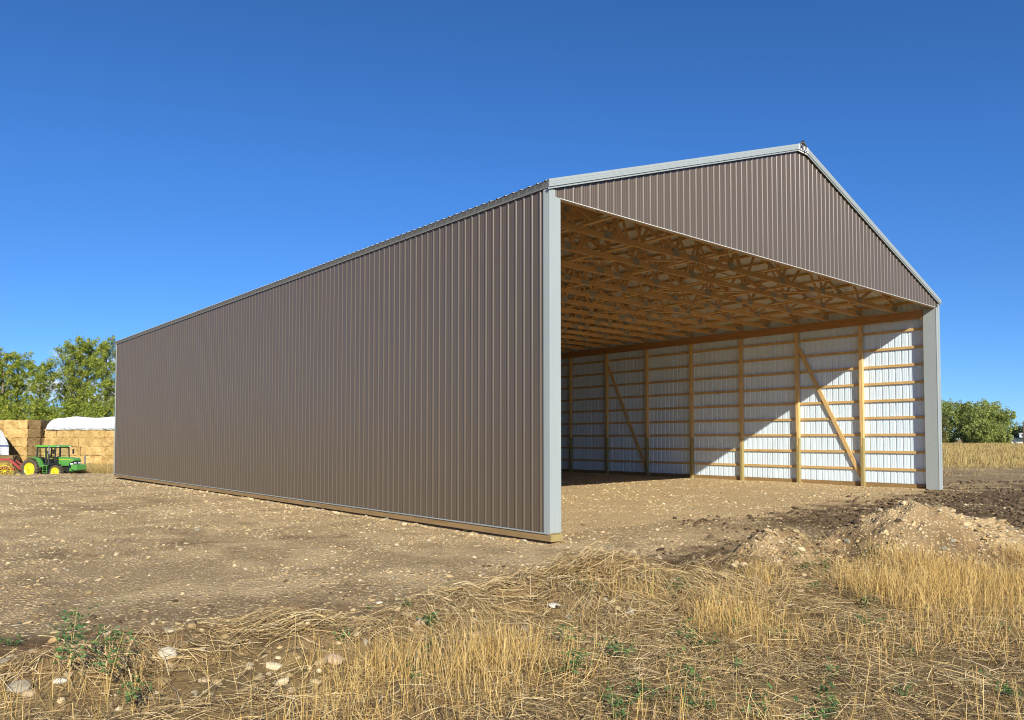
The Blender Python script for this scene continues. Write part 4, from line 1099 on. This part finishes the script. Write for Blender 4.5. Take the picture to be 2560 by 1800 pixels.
# white tarp over the top layer of the right stack: closed shell, rounded left end
tx0, tx1 = -46.35, -35.5
ns, na = 90, 26
V_ = []
for i in range(ns):
    s = i / (ns - 1); u = tx0 + (tx1 - tx0) * s
    e = min(1.0, (u - tx0) / 1.3); hgt = 1.14 * (1 - (1 - e) ** 2.6) ** .55 * (.96 + .06 * math.sin(u * 1.7)) + .02 + .05 * min(1, e)
    hgt = max(hgt, .06)
    for k in range(na):
        a = math.pi * k / (na - 1); cx, sz = math.cos(a), math.sin(a)
        dv = .72 * math.copysign(abs(cx) ** .38, cx); dz = hgt * abs(sz) ** .5
        wob = .05 * (vnoise(np.array([u * 1.9]), np.array([k * .6]), 5)[0] - .5)
        x, y = xy(u, VB - dv - wob)
        drop = -.06 - .05 * vnoise(np.array([u * 2.3]), np.array([.5]), 8)[0] if k in (0, na - 1) else 0
        V_.append((x, y, BZ + 5 * BH_ + dz + drop + wob))
Q_ = [(i * na + k, i * na + k + 1, (i + 1) * na + k + 1, (i + 1) * na + k) for i in range(ns - 1) for k in range(na - 1)]
tp = np_mesh("tarp", V_, quads=Q_, mats=[mat_tarp("white_tarp")], smooth=True)
md = tp.modifiers.new("thickness", 'SOLIDIFY'); md.thickness = .012
tag(tp, "white tarp pulled over the top of the right bale stack", "tarp")
# draped tarp with a blue stripe at the left edge
VT = 71.5
prof = [(-58.0, 3.75), (-52.0, 3.55), (-49.3, 3.1), (-48.15, 2.35), (-47.75, 1.55), (-47.5, 1.0), (-47.5, .2), (-47.52, -.55)]
pu = np.interp(np.linspace(0, 7, 60), np.arange(8), [p[0] for p in prof]); pz = np.interp(np.linspace(0, 7, 60), np.arange(8), [p[1] for p in prof])
V_ = []; nb_ = 26
for j, dv in enumerate(np.linspace(0, 2.6, nb_)):      # top and right side
    for i in range(60):
        x, y = xy(pu[i] - .665 * dv + .05 * (vnoise(np.array([i * .5]), np.array([dv * 2.]), 3)[0] - .5), VT + dv); V_.append((x, y, pz[i] + .06 * (vnoise(np.array([i * .4]), np.array([dv * 1.5]), 4)[0] - .5)))
Q_ = [(j * 60 + i, j * 60 + i + 1, (j + 1) * 60 + i + 1, (j + 1) * 60 + i) for j in range(nb_ - 1) for i in range(59)]
b0 = len(V_); nr = 24
for i in range(60):                                     # front sheet hanging down with folds
    for k in range(nr):
        z = pz[i] + (-.6 - pz[i]) * k / (nr - 1); f = .13 * math.sin(pu[i] * 6 + 1.5 * math.sin(z * 1.3)) * (k / nr) + .05 * (vnoise(np.array([pu[i] * 3]), np.array([z * 2]), 6)[0] - .5)
        x, y = xy(pu[i], VT - (f if k else 0)); V_.append((x, y, z if k else V_[i][2]))
Q_ += [(b0 + i * nr + k, b0 + i * nr + k + 1, b0 + (i + 1) * nr + k + 1, b0 + (i + 1) * nr + k) for i in range(59) for k in range(nr - 1)]
tp = np_mesh("tarp", V_, quads=Q_, mats=[mat_tarp("striped_tarp", .98, .62)], smooth=True)
md = tp.modifiers.new("thickness", 'SOLIDIFY'); md.thickness = .01
tag(tp, "white tarp with a blue stripe draped over a sloping pile at the left edge", "tarp")
P, q = rough_box(8.0, 2.6, 3.4, 40, 16, 18, .2, 5)
o = np_mesh("covered_pile", P, quads=q, mats=[bale_old], smooth=True); x, y = xy(-53.3, VT + 1.5); o.location = (x, y, -1.85); o.rotation_euler = (0, 0, -YAW)
tag(o, "dark pile of old hay under the blue striped tarp at the left edge", "hay pile")

# ------------------------------------------------------------------ tractor
green_p = mat_simple("green_paint", (.05, .30, .04), .32, 0, .06, 3, .6, dust=0.22)
green_b = mat_simple("bright_green_roof", (.10, .42, .03), .35, 0, .06, 3, .6, dust=0.22)
yellow_p = mat_simple("yellow_paint", (.80, .62, .01), .38, 0, .05, 3, .5, dust=0.08)
rubber = mat_simple("tyre_rubber", (.022, .022, .022), .8, 0, .25, 8, .3, dust=0.35)
darkm = mat_simple("dark_cast_metal", (.025, .027, .027), .5, .0, .2, 6)
chrome = mat_simple("worn_chrome", (.55, .55, .55), .3, .9, .1, 6)
red_p = mat_simple("red_paint", (.36, .022, .028), .4, 0, .12, 4, dust=0.22)
lamp_w = mat_simple("lamp_lens", (.75, .78, .80), .15, 0, .03)
seat_m = mat_simple("yellow_vinyl", (.50, .46, .10), .6)
def mat_glass():
    m, nt, b = new_mat("tinted_window"); nt.nodes.remove(b)
    t = nt.nodes.new("ShaderNodeBsdfTransparent"); t.inputs[0].default_value = (.955, .98, .955, 1)
    g_ = nt.nodes.new("ShaderNodeBsdfGlossy"); g_.inputs['Roughness'].default_value = .03
    f = nt.nodes.new("ShaderNodeFresnel"); f.inputs['IOR'].default_value = 1.22; mx = nt.nodes.new("ShaderNodeMixShader")
    nt.links.new(f.outputs[0], mx.inputs[0]); nt.links.new(t.outputs[0], mx.inputs[1]); nt.links.new(g_.outputs[0], mx.inputs[2])
    nt.links.new(mx.outputs[0], nt.nodes["Material Output"].inputs['Surface']); return m
glass = mat_glass()
VT_ = 66.0; x, y = xy(-41.85 + .25, VT_ + .9); TZ = -1.87
trac = empty("tractor", (x, y, TZ), -YAW - R(15)); tag(trac, "green farm tractor with glass cab and yellow wheel rims parked before the straw stack", "tractor")
def wheel(name, cx, cy, r, rim, wd, sgn, lugs):
    e = empty(name, (cx, cy, r)); e.parent = trac
    m = MB(); h = wd / 2
    m.lathe([(rim, -h * .8), (rim + .05, -h), (r - .13, -h * 1.04), (r - .05, -h * .9), (r - .035, -h * .5), (r - .03, 0), (r - .035, h * .5), (r - .05, h * .9), (r - .13, h * 1.04), (rim + .05, h), (rim, h * .8)], (0, 0, 0), n=40)
    for k in range(lugs):
        for sd in (-1, 1):
            a = 2 * math.pi * (k + (.5 if sd > 0 else 0)) / lugs; a2 = a + .20
            p0_ = Vector((math.cos(a) * (r - .03), sd * h * .98, math.sin(a) * (r - .03))); p1_ = Vector((math.cos(a2) * (r - .01), sd * h * .04, math.sin(a2) * (r - .01)))
            m.beam(p0_, p1_, .055, .07, up=p0_ + p1_)
    m.build("tyre", rubber, e)
    m = MB(); o = sgn
    m.lathe([(rim + .015, o * h * .82), (rim - .01, o * h * .80), (rim - .03, o * h * .45), (rim - .08, o * h * .40), (rim * .55, o * h * .46), (rim * .36, o * h * .72), (rim * .14, o * h * .74), (rim * .12, o * h * .95), (.001, o * h * .97)], (0, 0, 0), n=40)
    m.lathe([(rim + .012, -o * h * .8), (rim - .02, -o * h * .7), (rim - .03, o * h * .3)], (0, 0, 0), n=40)
    m.build("rim", yellow_p, e)
    m = MB()
    for k in range(8):
        a = 2 * math.pi * k / 8; c = Vector((math.cos(a) * rim * .62, o * h * .47, math.sin(a) * rim * .62)); m.lathe([(.028, -.02), (.028, .03), (.001, .035)] if o > 0 else [(.028, .02), (.028, -.03), (.001, -.035)], c, n=8)
    m.build("wheel_bolts", darkm, e)
for sg in (-1, 1):
    wheel("rear_wheel", 0, .93 * sg, .90, .57, .50, sg, 20)
    wheel("front_wheel", 2.68, .90 * sg, .65, .44, .40, sg, 18)
m = MB(); m.box((-.45, -.28, .62), (2.2, .28, 1.18)); m.box((2.2, -.22, .60), (3.75, .22, 1.2)); m.tube([(0, -.75, .9), (0, .75, .9)], .16, 12); m.beam((2.68, -.75, .62), (2.68, .75, .62), .2, .16); m.box((-.85, -.35, .45), (-.4, .35, .75))
m.build("chassis", darkm, trac, .02)
hp = [(2.08, 1.18), (3.42, 1.18), (3.45, 1.40), (3.98, 1.62), (3.97, 1.78), (3.85, 1.85), (3.4, 1.905), (2.08, 1.97)]
m = MB(); m.prism([(a, -.39, b) for a, b in hp], (0, .78, 0)); hood = m.build("hood", green_p, trac, .035)
m = MB()
for s in (-.394, .390): m.prism([(2.1, s, 1.735), (3.5, s, 1.705), (3.93, s, 1.66), (3.93, s, 1.675), (3.5, s, 1.735), (2.1, s, 1.775)], (0, .004, 0))
m.build("side_stripe", yellow_p, hood)
m = MB(); m.prism([(3.46, -.375, .98), (3.93, -.375, 1.05), (3.985, -.375, 1.60), (3.46, -.375, 1.385)], (0, .75, 0))
for k in range(7): m.box((3.52, -.382, 1.06 + .05 * k), (3.93, .382, 1.075 + .05 * k))
m.build("grille", darkm, hood, .015)
for s in (-1, 1):
    m = MB(); m.box((3.60, min(.378 * s, .386 * s), 1.30), (3.90, max(.378 * s, .386 * s), 1.42)); m.box((3.955, min(.1 * s, .34 * s), 1.38), (3.99, max(.1 * s, .34 * s), 1.50)); m.build("headlight", lamp_w, trac, .01)
m = MB(); m.box((3.72, -.5, .72), (3.80, .5, 1.0))
for k in range(10): m.prism([(3.80, -.5 + .1 * k, .92), (4.30, -.5 + .1 * k, .80), (4.42, -.5 + .1 * k, .86), (4.42, -.5 + .1 * k, 1.30), (3.80, -.5 + .1 * k, 1.32)], (0, .094, 0))
m.box((3.42, -.3, .72), (3.72, .3, .98))
m.build("front_weights", green_p, trac, .012)
# cab
def zc(a, b, c, d): return a
m = MB()
cz0, cz1 = 1.28, 2.80
for s in (-.76, .70):
    m.prism([(.30, s, 1.95), (.42, s, 1.95), (.50, s, cz1), (.38, s, cz1)], (0, .06, 0)); m.prism([(1.30, s, cz0), (1.46, s, cz0), (1.40, s, cz1), (1.27, s, cz1)], (0, .06, 0))
    m.prism([(2.34, s, 1.35), (2.42, s, 1.35), (2.34, s, cz1), (2.25, s, cz1)], (0, .06, 0)); m.prism([(1.17, s, 1.20), (2.40, s, 1.30), (2.40, s, 1.42), (1.10, s, 1.38)], (0, .06, 0))
    m.prism([(.34, s, 1.88), (1.36, s, 1.80), (1.36, s, 1.86), (.34, s, 1.97)], (0, .06, 0)); m.prism([(.38, s, 2.72), (2.30, s, 2.72), (2.30, s, 2.80), (.38, s, 2.80)], (0, .06, 0))
m.box((.32, -.70, 1.30), (2.36, .70, 1.36)); m.box((.34, -.7, 1.36), (.44, .7, 1.95)); m.box((2.30, -.7, 1.36), (2.38, .7, 1.72))
m.build("cab_frame", darkm, trac)
m = MB()
for s in (-.735, .733):
    m.prism([(.45, s, 1.96), (1.28, s, 1.87), (1.27, s, 2.72), (.50, s, 2.72)], (0, .004, 0)); m.prism([(1.45, s, 1.42), (2.36, s, 1.42), (2.27, s, 2.72), (1.40, s, 2.72)], (0, .004, 0))
m.prism([(2.375, -.69, 1.72), (2.375, .69, 1.72), (2.29, .69, 2.72), (2.29, -.69, 2.72)], (.004, 0, 0)); m.prism([(.36, -.69, 1.96), (.36, .69, 1.96), (.44, .69, 2.72), (.44, -.69, 2.72)], (-.004, 0, 0))
m.build("cab_window", glass, trac)
m = MB(); m.prism([(.28, -.84, 2.805), (2.52, -.84, 2.805), (2.50, -.84, 2.92), (2.1, -.84, 2.98), (.5, -.84, 2.98), (.28, -.84, 2.93)], (0, 1.68, 0)); roofo = m.build("cab_roof", green_b, trac, .04)
m = MB(); 
for s in (-.72, .52): m.box((2.50, s, 2.83), (2.545, s + .2, 2.90))
m.build("roof_lights", lamp_w, roofo)
m = MB(); m.box((.75, -.25, 1.36), (1.25, .25, 1.72)); m.build("seat_base", darkm, trac)
m = MB(); m.box((.72, -.27, 1.725), (1.28, .27, 1.85)); m.prism([(.62, -.25, 1.86), (.76, -.25, 1.86), (.66, -.25, 2.45), (.56, -.25, 2.45)], (0, .5, 0)); m.build("seat", seat_m, trac, .04)
m = MB(); m.tube([(2.1, 0, 1.4), (1.85, 0, 2.02)], .045, 8)
ringp = [Vector((1.84, 0, 2.03)) + Vector((math.cos(a) * .2 * .7, math.sin(a) * .2, math.cos(a) * .2 * .6)) for a in np.linspace(0, 2 * math.pi, 17)]
m.tube(ringp, .016, 6, caps=False); m.build("steering_wheel", darkm, trac)
# fenders
for s in (-1, 1):
    outer = [(-.28, 1.90), (-.05, 1.96), (.35, 1.96), (.70, 1.85), (.95, 1.58), (1.12, 1.28), (1.20, 1.10)]
    inner = [(a - .035, b - .05) for a, b in outer]; inner[0] = (-.28, 1.86)
    y0, y1 = sorted((.68 * s, 1.16 * s)); m = MB()
    for k in range(len(outer) - 1):
        m.prism([(outer[k][0], y0, outer[k][1]), (outer[k + 1][0], y0, outer[k + 1][1]), (inner[k + 1][0], y0, inner[k + 1][1]), (inner[k][0], y0, inner[k][1])], (0, y1 - y0, 0))
    m.build("rear_fender", green_p, trac)
    y0, y1 = sorted((.72 * s, 1.12 * s)); m = MB(); rr = .735
    aa = np.radians(np.linspace(205, 60, 12))
    for k in range(11):
        p = [(2.68 + math.cos(aa[k]) * rr, .65 + math.sin(aa[k]) * rr), (2.68 + math.cos(aa[k + 1]) * rr, .65 + math.sin(aa[k + 1]) * rr)]
        q = [(2.68 + math.cos(aa[k + 1]) * (rr - .025), .65 + math.sin(aa[k + 1]) * (rr - .025)), (2.68 + math.cos(aa[k]) * (rr - .025), .65 + math.sin(aa[k]) * (rr - .025))]
        m.prism([(a, y0, b) for a, b in p + q], (0, y1 - y0, 0))
    m.build("front_fender", darkm, trac)
    m = MB(); y0, y1 = sorted((.55 * s, .95 * s))
    m.box((1.20, y0, 1.16), (1.75, y1, 1.24))
    for k in range(3): m.box((1.24, y0 + .05, .58 + .2 * k), (1.66, y1, .61 + .2 * k))
    for xx in (1.22, 1.65): m.box((xx, y0 + (.36 if s > 0 else 0), .56), (xx + .035, y0 + (.40 if s > 0 else .04), 1.16))
    m.build("access_steps", green_p, trac)
m = MB(); m.tube([(1.80, -.86, 1.25), (1.80, -.86, 2.2)], .075, 12); ex = m.build("exhaust_muffler", darkm, trac)
m = MB(); m.tube([(1.80, -.86, 2.2), (1.80, -.86, 2.9), (1.77, -.88, 3.02)], .048, 10); m.build("exhaust_stack", chrome, ex)
for s in (-1, 1):
    m = MB(); m.tube([(2.36, .76 * s, 2.62), (2.46, 1.0 * s, 2.60)], .014, 6); m.box((2.45, min(.96 * s, 1.14 * s), 2.2), (2.48, max(.96 * s, 1.14 * s), 2.62)); m.build("mirror", darkm, trac)

# ------------------------------------------------------------------ hay rake hitched behind the tractor
x, y = xy(-1280 / 1891.94 * 66.0, 66.4); rk = empty("hay_rake", (x, y, TZ), -YAW)
tag(rk, "red and yellow hay rake hitched behind the green tractor", "hay rake")
m = MB()
for pl, wd_ in (([(-2.6, 1.70), (.65, 1.72), (1.48, 1.04)], .17), ([(-2.6, .98), (.55, .96), (1.05, .88)], .13), ([(1.28, 1.58), (1.95, 1.12)], .09), ([(-.9, 1.7), (-.9, .6)], .1), ([(.55, 1.7), (.55, .9)], .09)):
    for (a, b), (c, d) in zip(pl[:-1], pl[1:]):
        dx_, dz_ = c - a, d - b; l_ = math.hypot(dx_, dz_); e_ = .04
        m.beam((a - dx_ / l_ * e_, 0, b - dz_ / l_ * e_), (c + dx_ / l_ * e_, 0, d + dz_ / l_ * e_), wd_, wd_)
m.box((.35, -.10, 1.66), (.62, -.088, 1.79)); m.build("frame", red_p, rk, .01)
m = MB(); m.beam((1.44, -.01, 1.08), (1.75, -.01, .80), .12, .12); m.build("drawbar", red_p, rk)
m = MB(); m.beam((1.75, -.01, .80), (2.12, -.01, .50), .09, .09); m.build("hitch", yellow_p, rk)
for cx, cyy in ((.38, -.25), (-.55, -.05), (-1.5, .15)):
    e = empty("rake_wheel", (cx, cyy, .74), R(20)); e.parent = rk; m = MB(); m.tube([Vector((math.cos(a) * .46, 0, math.sin(a) * .46)) for a in np.linspace(0, 2 * math.pi, 33)], .022, 6, caps=False)
    m.lathe([(.12, -.04), (.12, .04), (.001, .05)], (0, 0, 0), n=12)
    for k in range(10): a = 2 * math.pi * k / 10; m.tube([(math.cos(a) * .1, 0, math.sin(a) * .1), (math.cos(a) * .46, 0, math.sin(a) * .46)], .014, 5)
    m.build("hub", yellow_p, e); m = MB()
    for k in range(40): a = 2 * math.pi * k / 40; m.tube([(math.cos(a) * .44, 0, math.sin(a) * .44), (math.cos(a) * .62, 0, math.sin(a) * .62), (math.cos(a + .16) * .74, .04, math.sin(a + .16) * .74)], .011, 4, caps=False)
    m.build("tines", yellow_p, e)
m = MB(); m.lathe([(.16, -.09), (.30, -.10), (.33, 0), (.30, .10), (.16, .09)], (1.30, .25, .33), n=24); m.build("tyre", rubber, rk)
m = MB(); m.lathe([(.165, -.07), (.05, -.05), (.001, -.08)], (1.30, .25, .33), n=20); m.build("rim", yellow_p, rk)

# ------------------------------------------------------------------ fence posts
def fpost(px, v, h, r, label):
    u = (px - 1280) / 1891.94 * v; x, y = xy(u, v); m = MB(); z = -1.86
    m.tube([(0, 0, -.3), (.01, 0, h * .5), (.015, .01, h - .01), (.015, .01, h)], [r, r * .97, r * .93, r * .6], 10); o = m.build("fence_post", old_wood); o.location = (x, y, z); tag(o, label, "fence post")
old_wood = mat_wood("weathered_post", 2, (.20, .185, .15), (.12, .11, .09), .9)
fpost(213.5, 70.5, 1.98, .085, "grey wooden fence post in the tall grass right of the tractor's front")
fpost(225, 72.5, 1.22, .075, "short dark fence post in the grass to the right of the taller post")

# ------------------------------------------------------------------ farmhouse and sheds beyond the field, utility pole
wall_w = mat_simple("white_clapboard", (.74, .75, .74), .7, 0, .05, 2)
roof_g = mat_simple("dark_green_shingles", (.045, .075, .06), .85, 0, .2, 5)
roof_s = mat_simple("grey_shingles", (.20, .20, .215), .8, 0, .2, 5)
pane = mat_simple("dark_pane", (.03, .035, .045), .15)
VH = 205.0; kx = VH / 1891.94
HB = math.atan2(2550 - 1280, 1891.94)          # bearing of the farmstead from the view axis
def hx(px): return (px - 2550) * kx / 1.204
def hz(py): return CAM[2] + (1095.5 - py) * kx
def house_root(name, label, cat):
    x, y = xy((2550 - 1280) * kx, VH); e = empty(name, (x, y, 0), -YAW - HB); tag(e, label, cat); return e
e = house_root("farmhouse", "white farmhouse with dark green roof and dormer beyond the dry field", "house")
x0, x1 = hx(2531), hx(2620); zb = -3.8; ze, zt = hz(1101.5), hz(1089)
m = MB(); m.box((x0 + .4, 0, zb), (x1 - .4, 8, ze)); m.build("wall", wall_w, e)
m = MB(); m.prism([(x0, -.5, ze - .15), (x0 + .9, 4, zt), (x0, 8.5, ze - .15), (x0, 8.5, ze + .05), (x0 + .9, 4, zt + .2), (x0, -.5, ze + .05)], (.01, 0, 0))
m.add([(x0, -.5, ze), (x1, -.5, ze), (x1 - .9, 4, zt), (x0 + .9, 4, zt), (x0, 8.5, ze), (x1, 8.5, ze)], [(0, 1, 2, 3), (4, 3, 2, 5), (0, 3, 4), (1, 5, 2), (0, 4, 5, 1)]); m.build("roof", roof_g, e)
m = MB(); m.box((hx(2548), 1.2, hz(1093.5)), (hx(2562), 4.6, hz(1084))); dm = m.build("dormer", wall_w, e)
m = MB(); m.prism([(hx(2546.5), .9, hz(1084) + .01), (hx(2563.5), .9, hz(1084) + .01), (hx(2563.5), 2.9, hz(1082.3)), (hx(2546.5), 2.9, hz(1082.3))], (0, .02, 0)); m.box((hx(2546.5), .9, hz(1084) + .005), (hx(2563.5), 4.9, hz(1083.2))); m.build("dormer_roof", white_paint, dm)
m = MB(); m.box((hx(2553.6), 1.15, hz(1091.2)), (hx(2556.6), 1.195, hz(1086.3))); m.build("window", pane, dm)
e = house_root("white_barn", "long white low barn wall left of the green roofed farmhouse", "barn")
m = MB(); m.box((hx(2505), 2, zb), (hx(2532.5), 9, hz(1089.5))); m.build("wall", wall_w, e)
m = MB(); m.prism([(hx(2504), 1.6, hz(1089.4)), (hx(2533), 1.6, hz(1089.4)), (hx(2533), 5.5, hz(1088.2)), (hx(2504), 5.5, hz(1088.2))], (0, .05, .1)); m.build("roof", roof_s, e)
e = house_root("garage", "small white gabled garage with grey roof at the field's far edge", "garage")
gx0, gx1, gxm = hx(2526), hx(2541), hx(2533.5)
m = MB(); m.prism([(gx0, -6, zb), (gx1, -6, zb), (gx1, -6, hz(1109)), (gxm, -6, hz(1099.5)), (gx0, -6, hz(1109))], (0, 5, 0)); m.build("wall", wall_w, e)
m = MB()
for s0, s1 in ((gx0 - .35, gxm), (gx1 + .35, gxm)):
    zl = hz(1110.5); m.prism([(s0, -6.4, zl), (s1, -6.4, hz(1098.7)), (s1, -6.4, hz(1097.5)), (s0, -6.4, zl + .15)], (0, 6, 0))
m.build("roof", roof_s, e)
e = house_root("long_shed", "low grey roofed shed between the field trees and the garage", "shed")
m = MB(); m.box((hx(2494), -3, zb), (hx(2526), 3, hz(1107))); m.build("wall", wall_w, e)
m = MB(); m.prism([(hx(2492), -3.5, hz(1107.5)), (hx(2492), 0, hz(1099)), (hx(2492), 3.5, hz(1107.5))], (hx(2527) - hx(2492), 0, 0)); m.build("roof", roof_s, e)
# pole
v = 150.0; u = (2558.3 - 1280) / 1891.94 * v; x, y = xy(u, v); m = MB(); zt = CAM[2] + (1095.5 - 1053) / 1891.94 * v
m.tube([(0, 0, -4), (0, 0, zt * .5), (0, 0, zt)], [.13, .115, .10], 10)
pole = m.build("utility_pole", mat_wood("pole_wood", 2, (.13, .085, .055), (.08, .05, .035), .9)); pole.location = (x, y, 0); tag(pole, "dark wooden utility pole at the right edge in front of the farmhouse", "utility pole")
m = MB(); m.beam((.0, -.6, zt - .4), (.0, .6, zt - .4), .09, .11); m.build("crossarm", old_wood, pole)
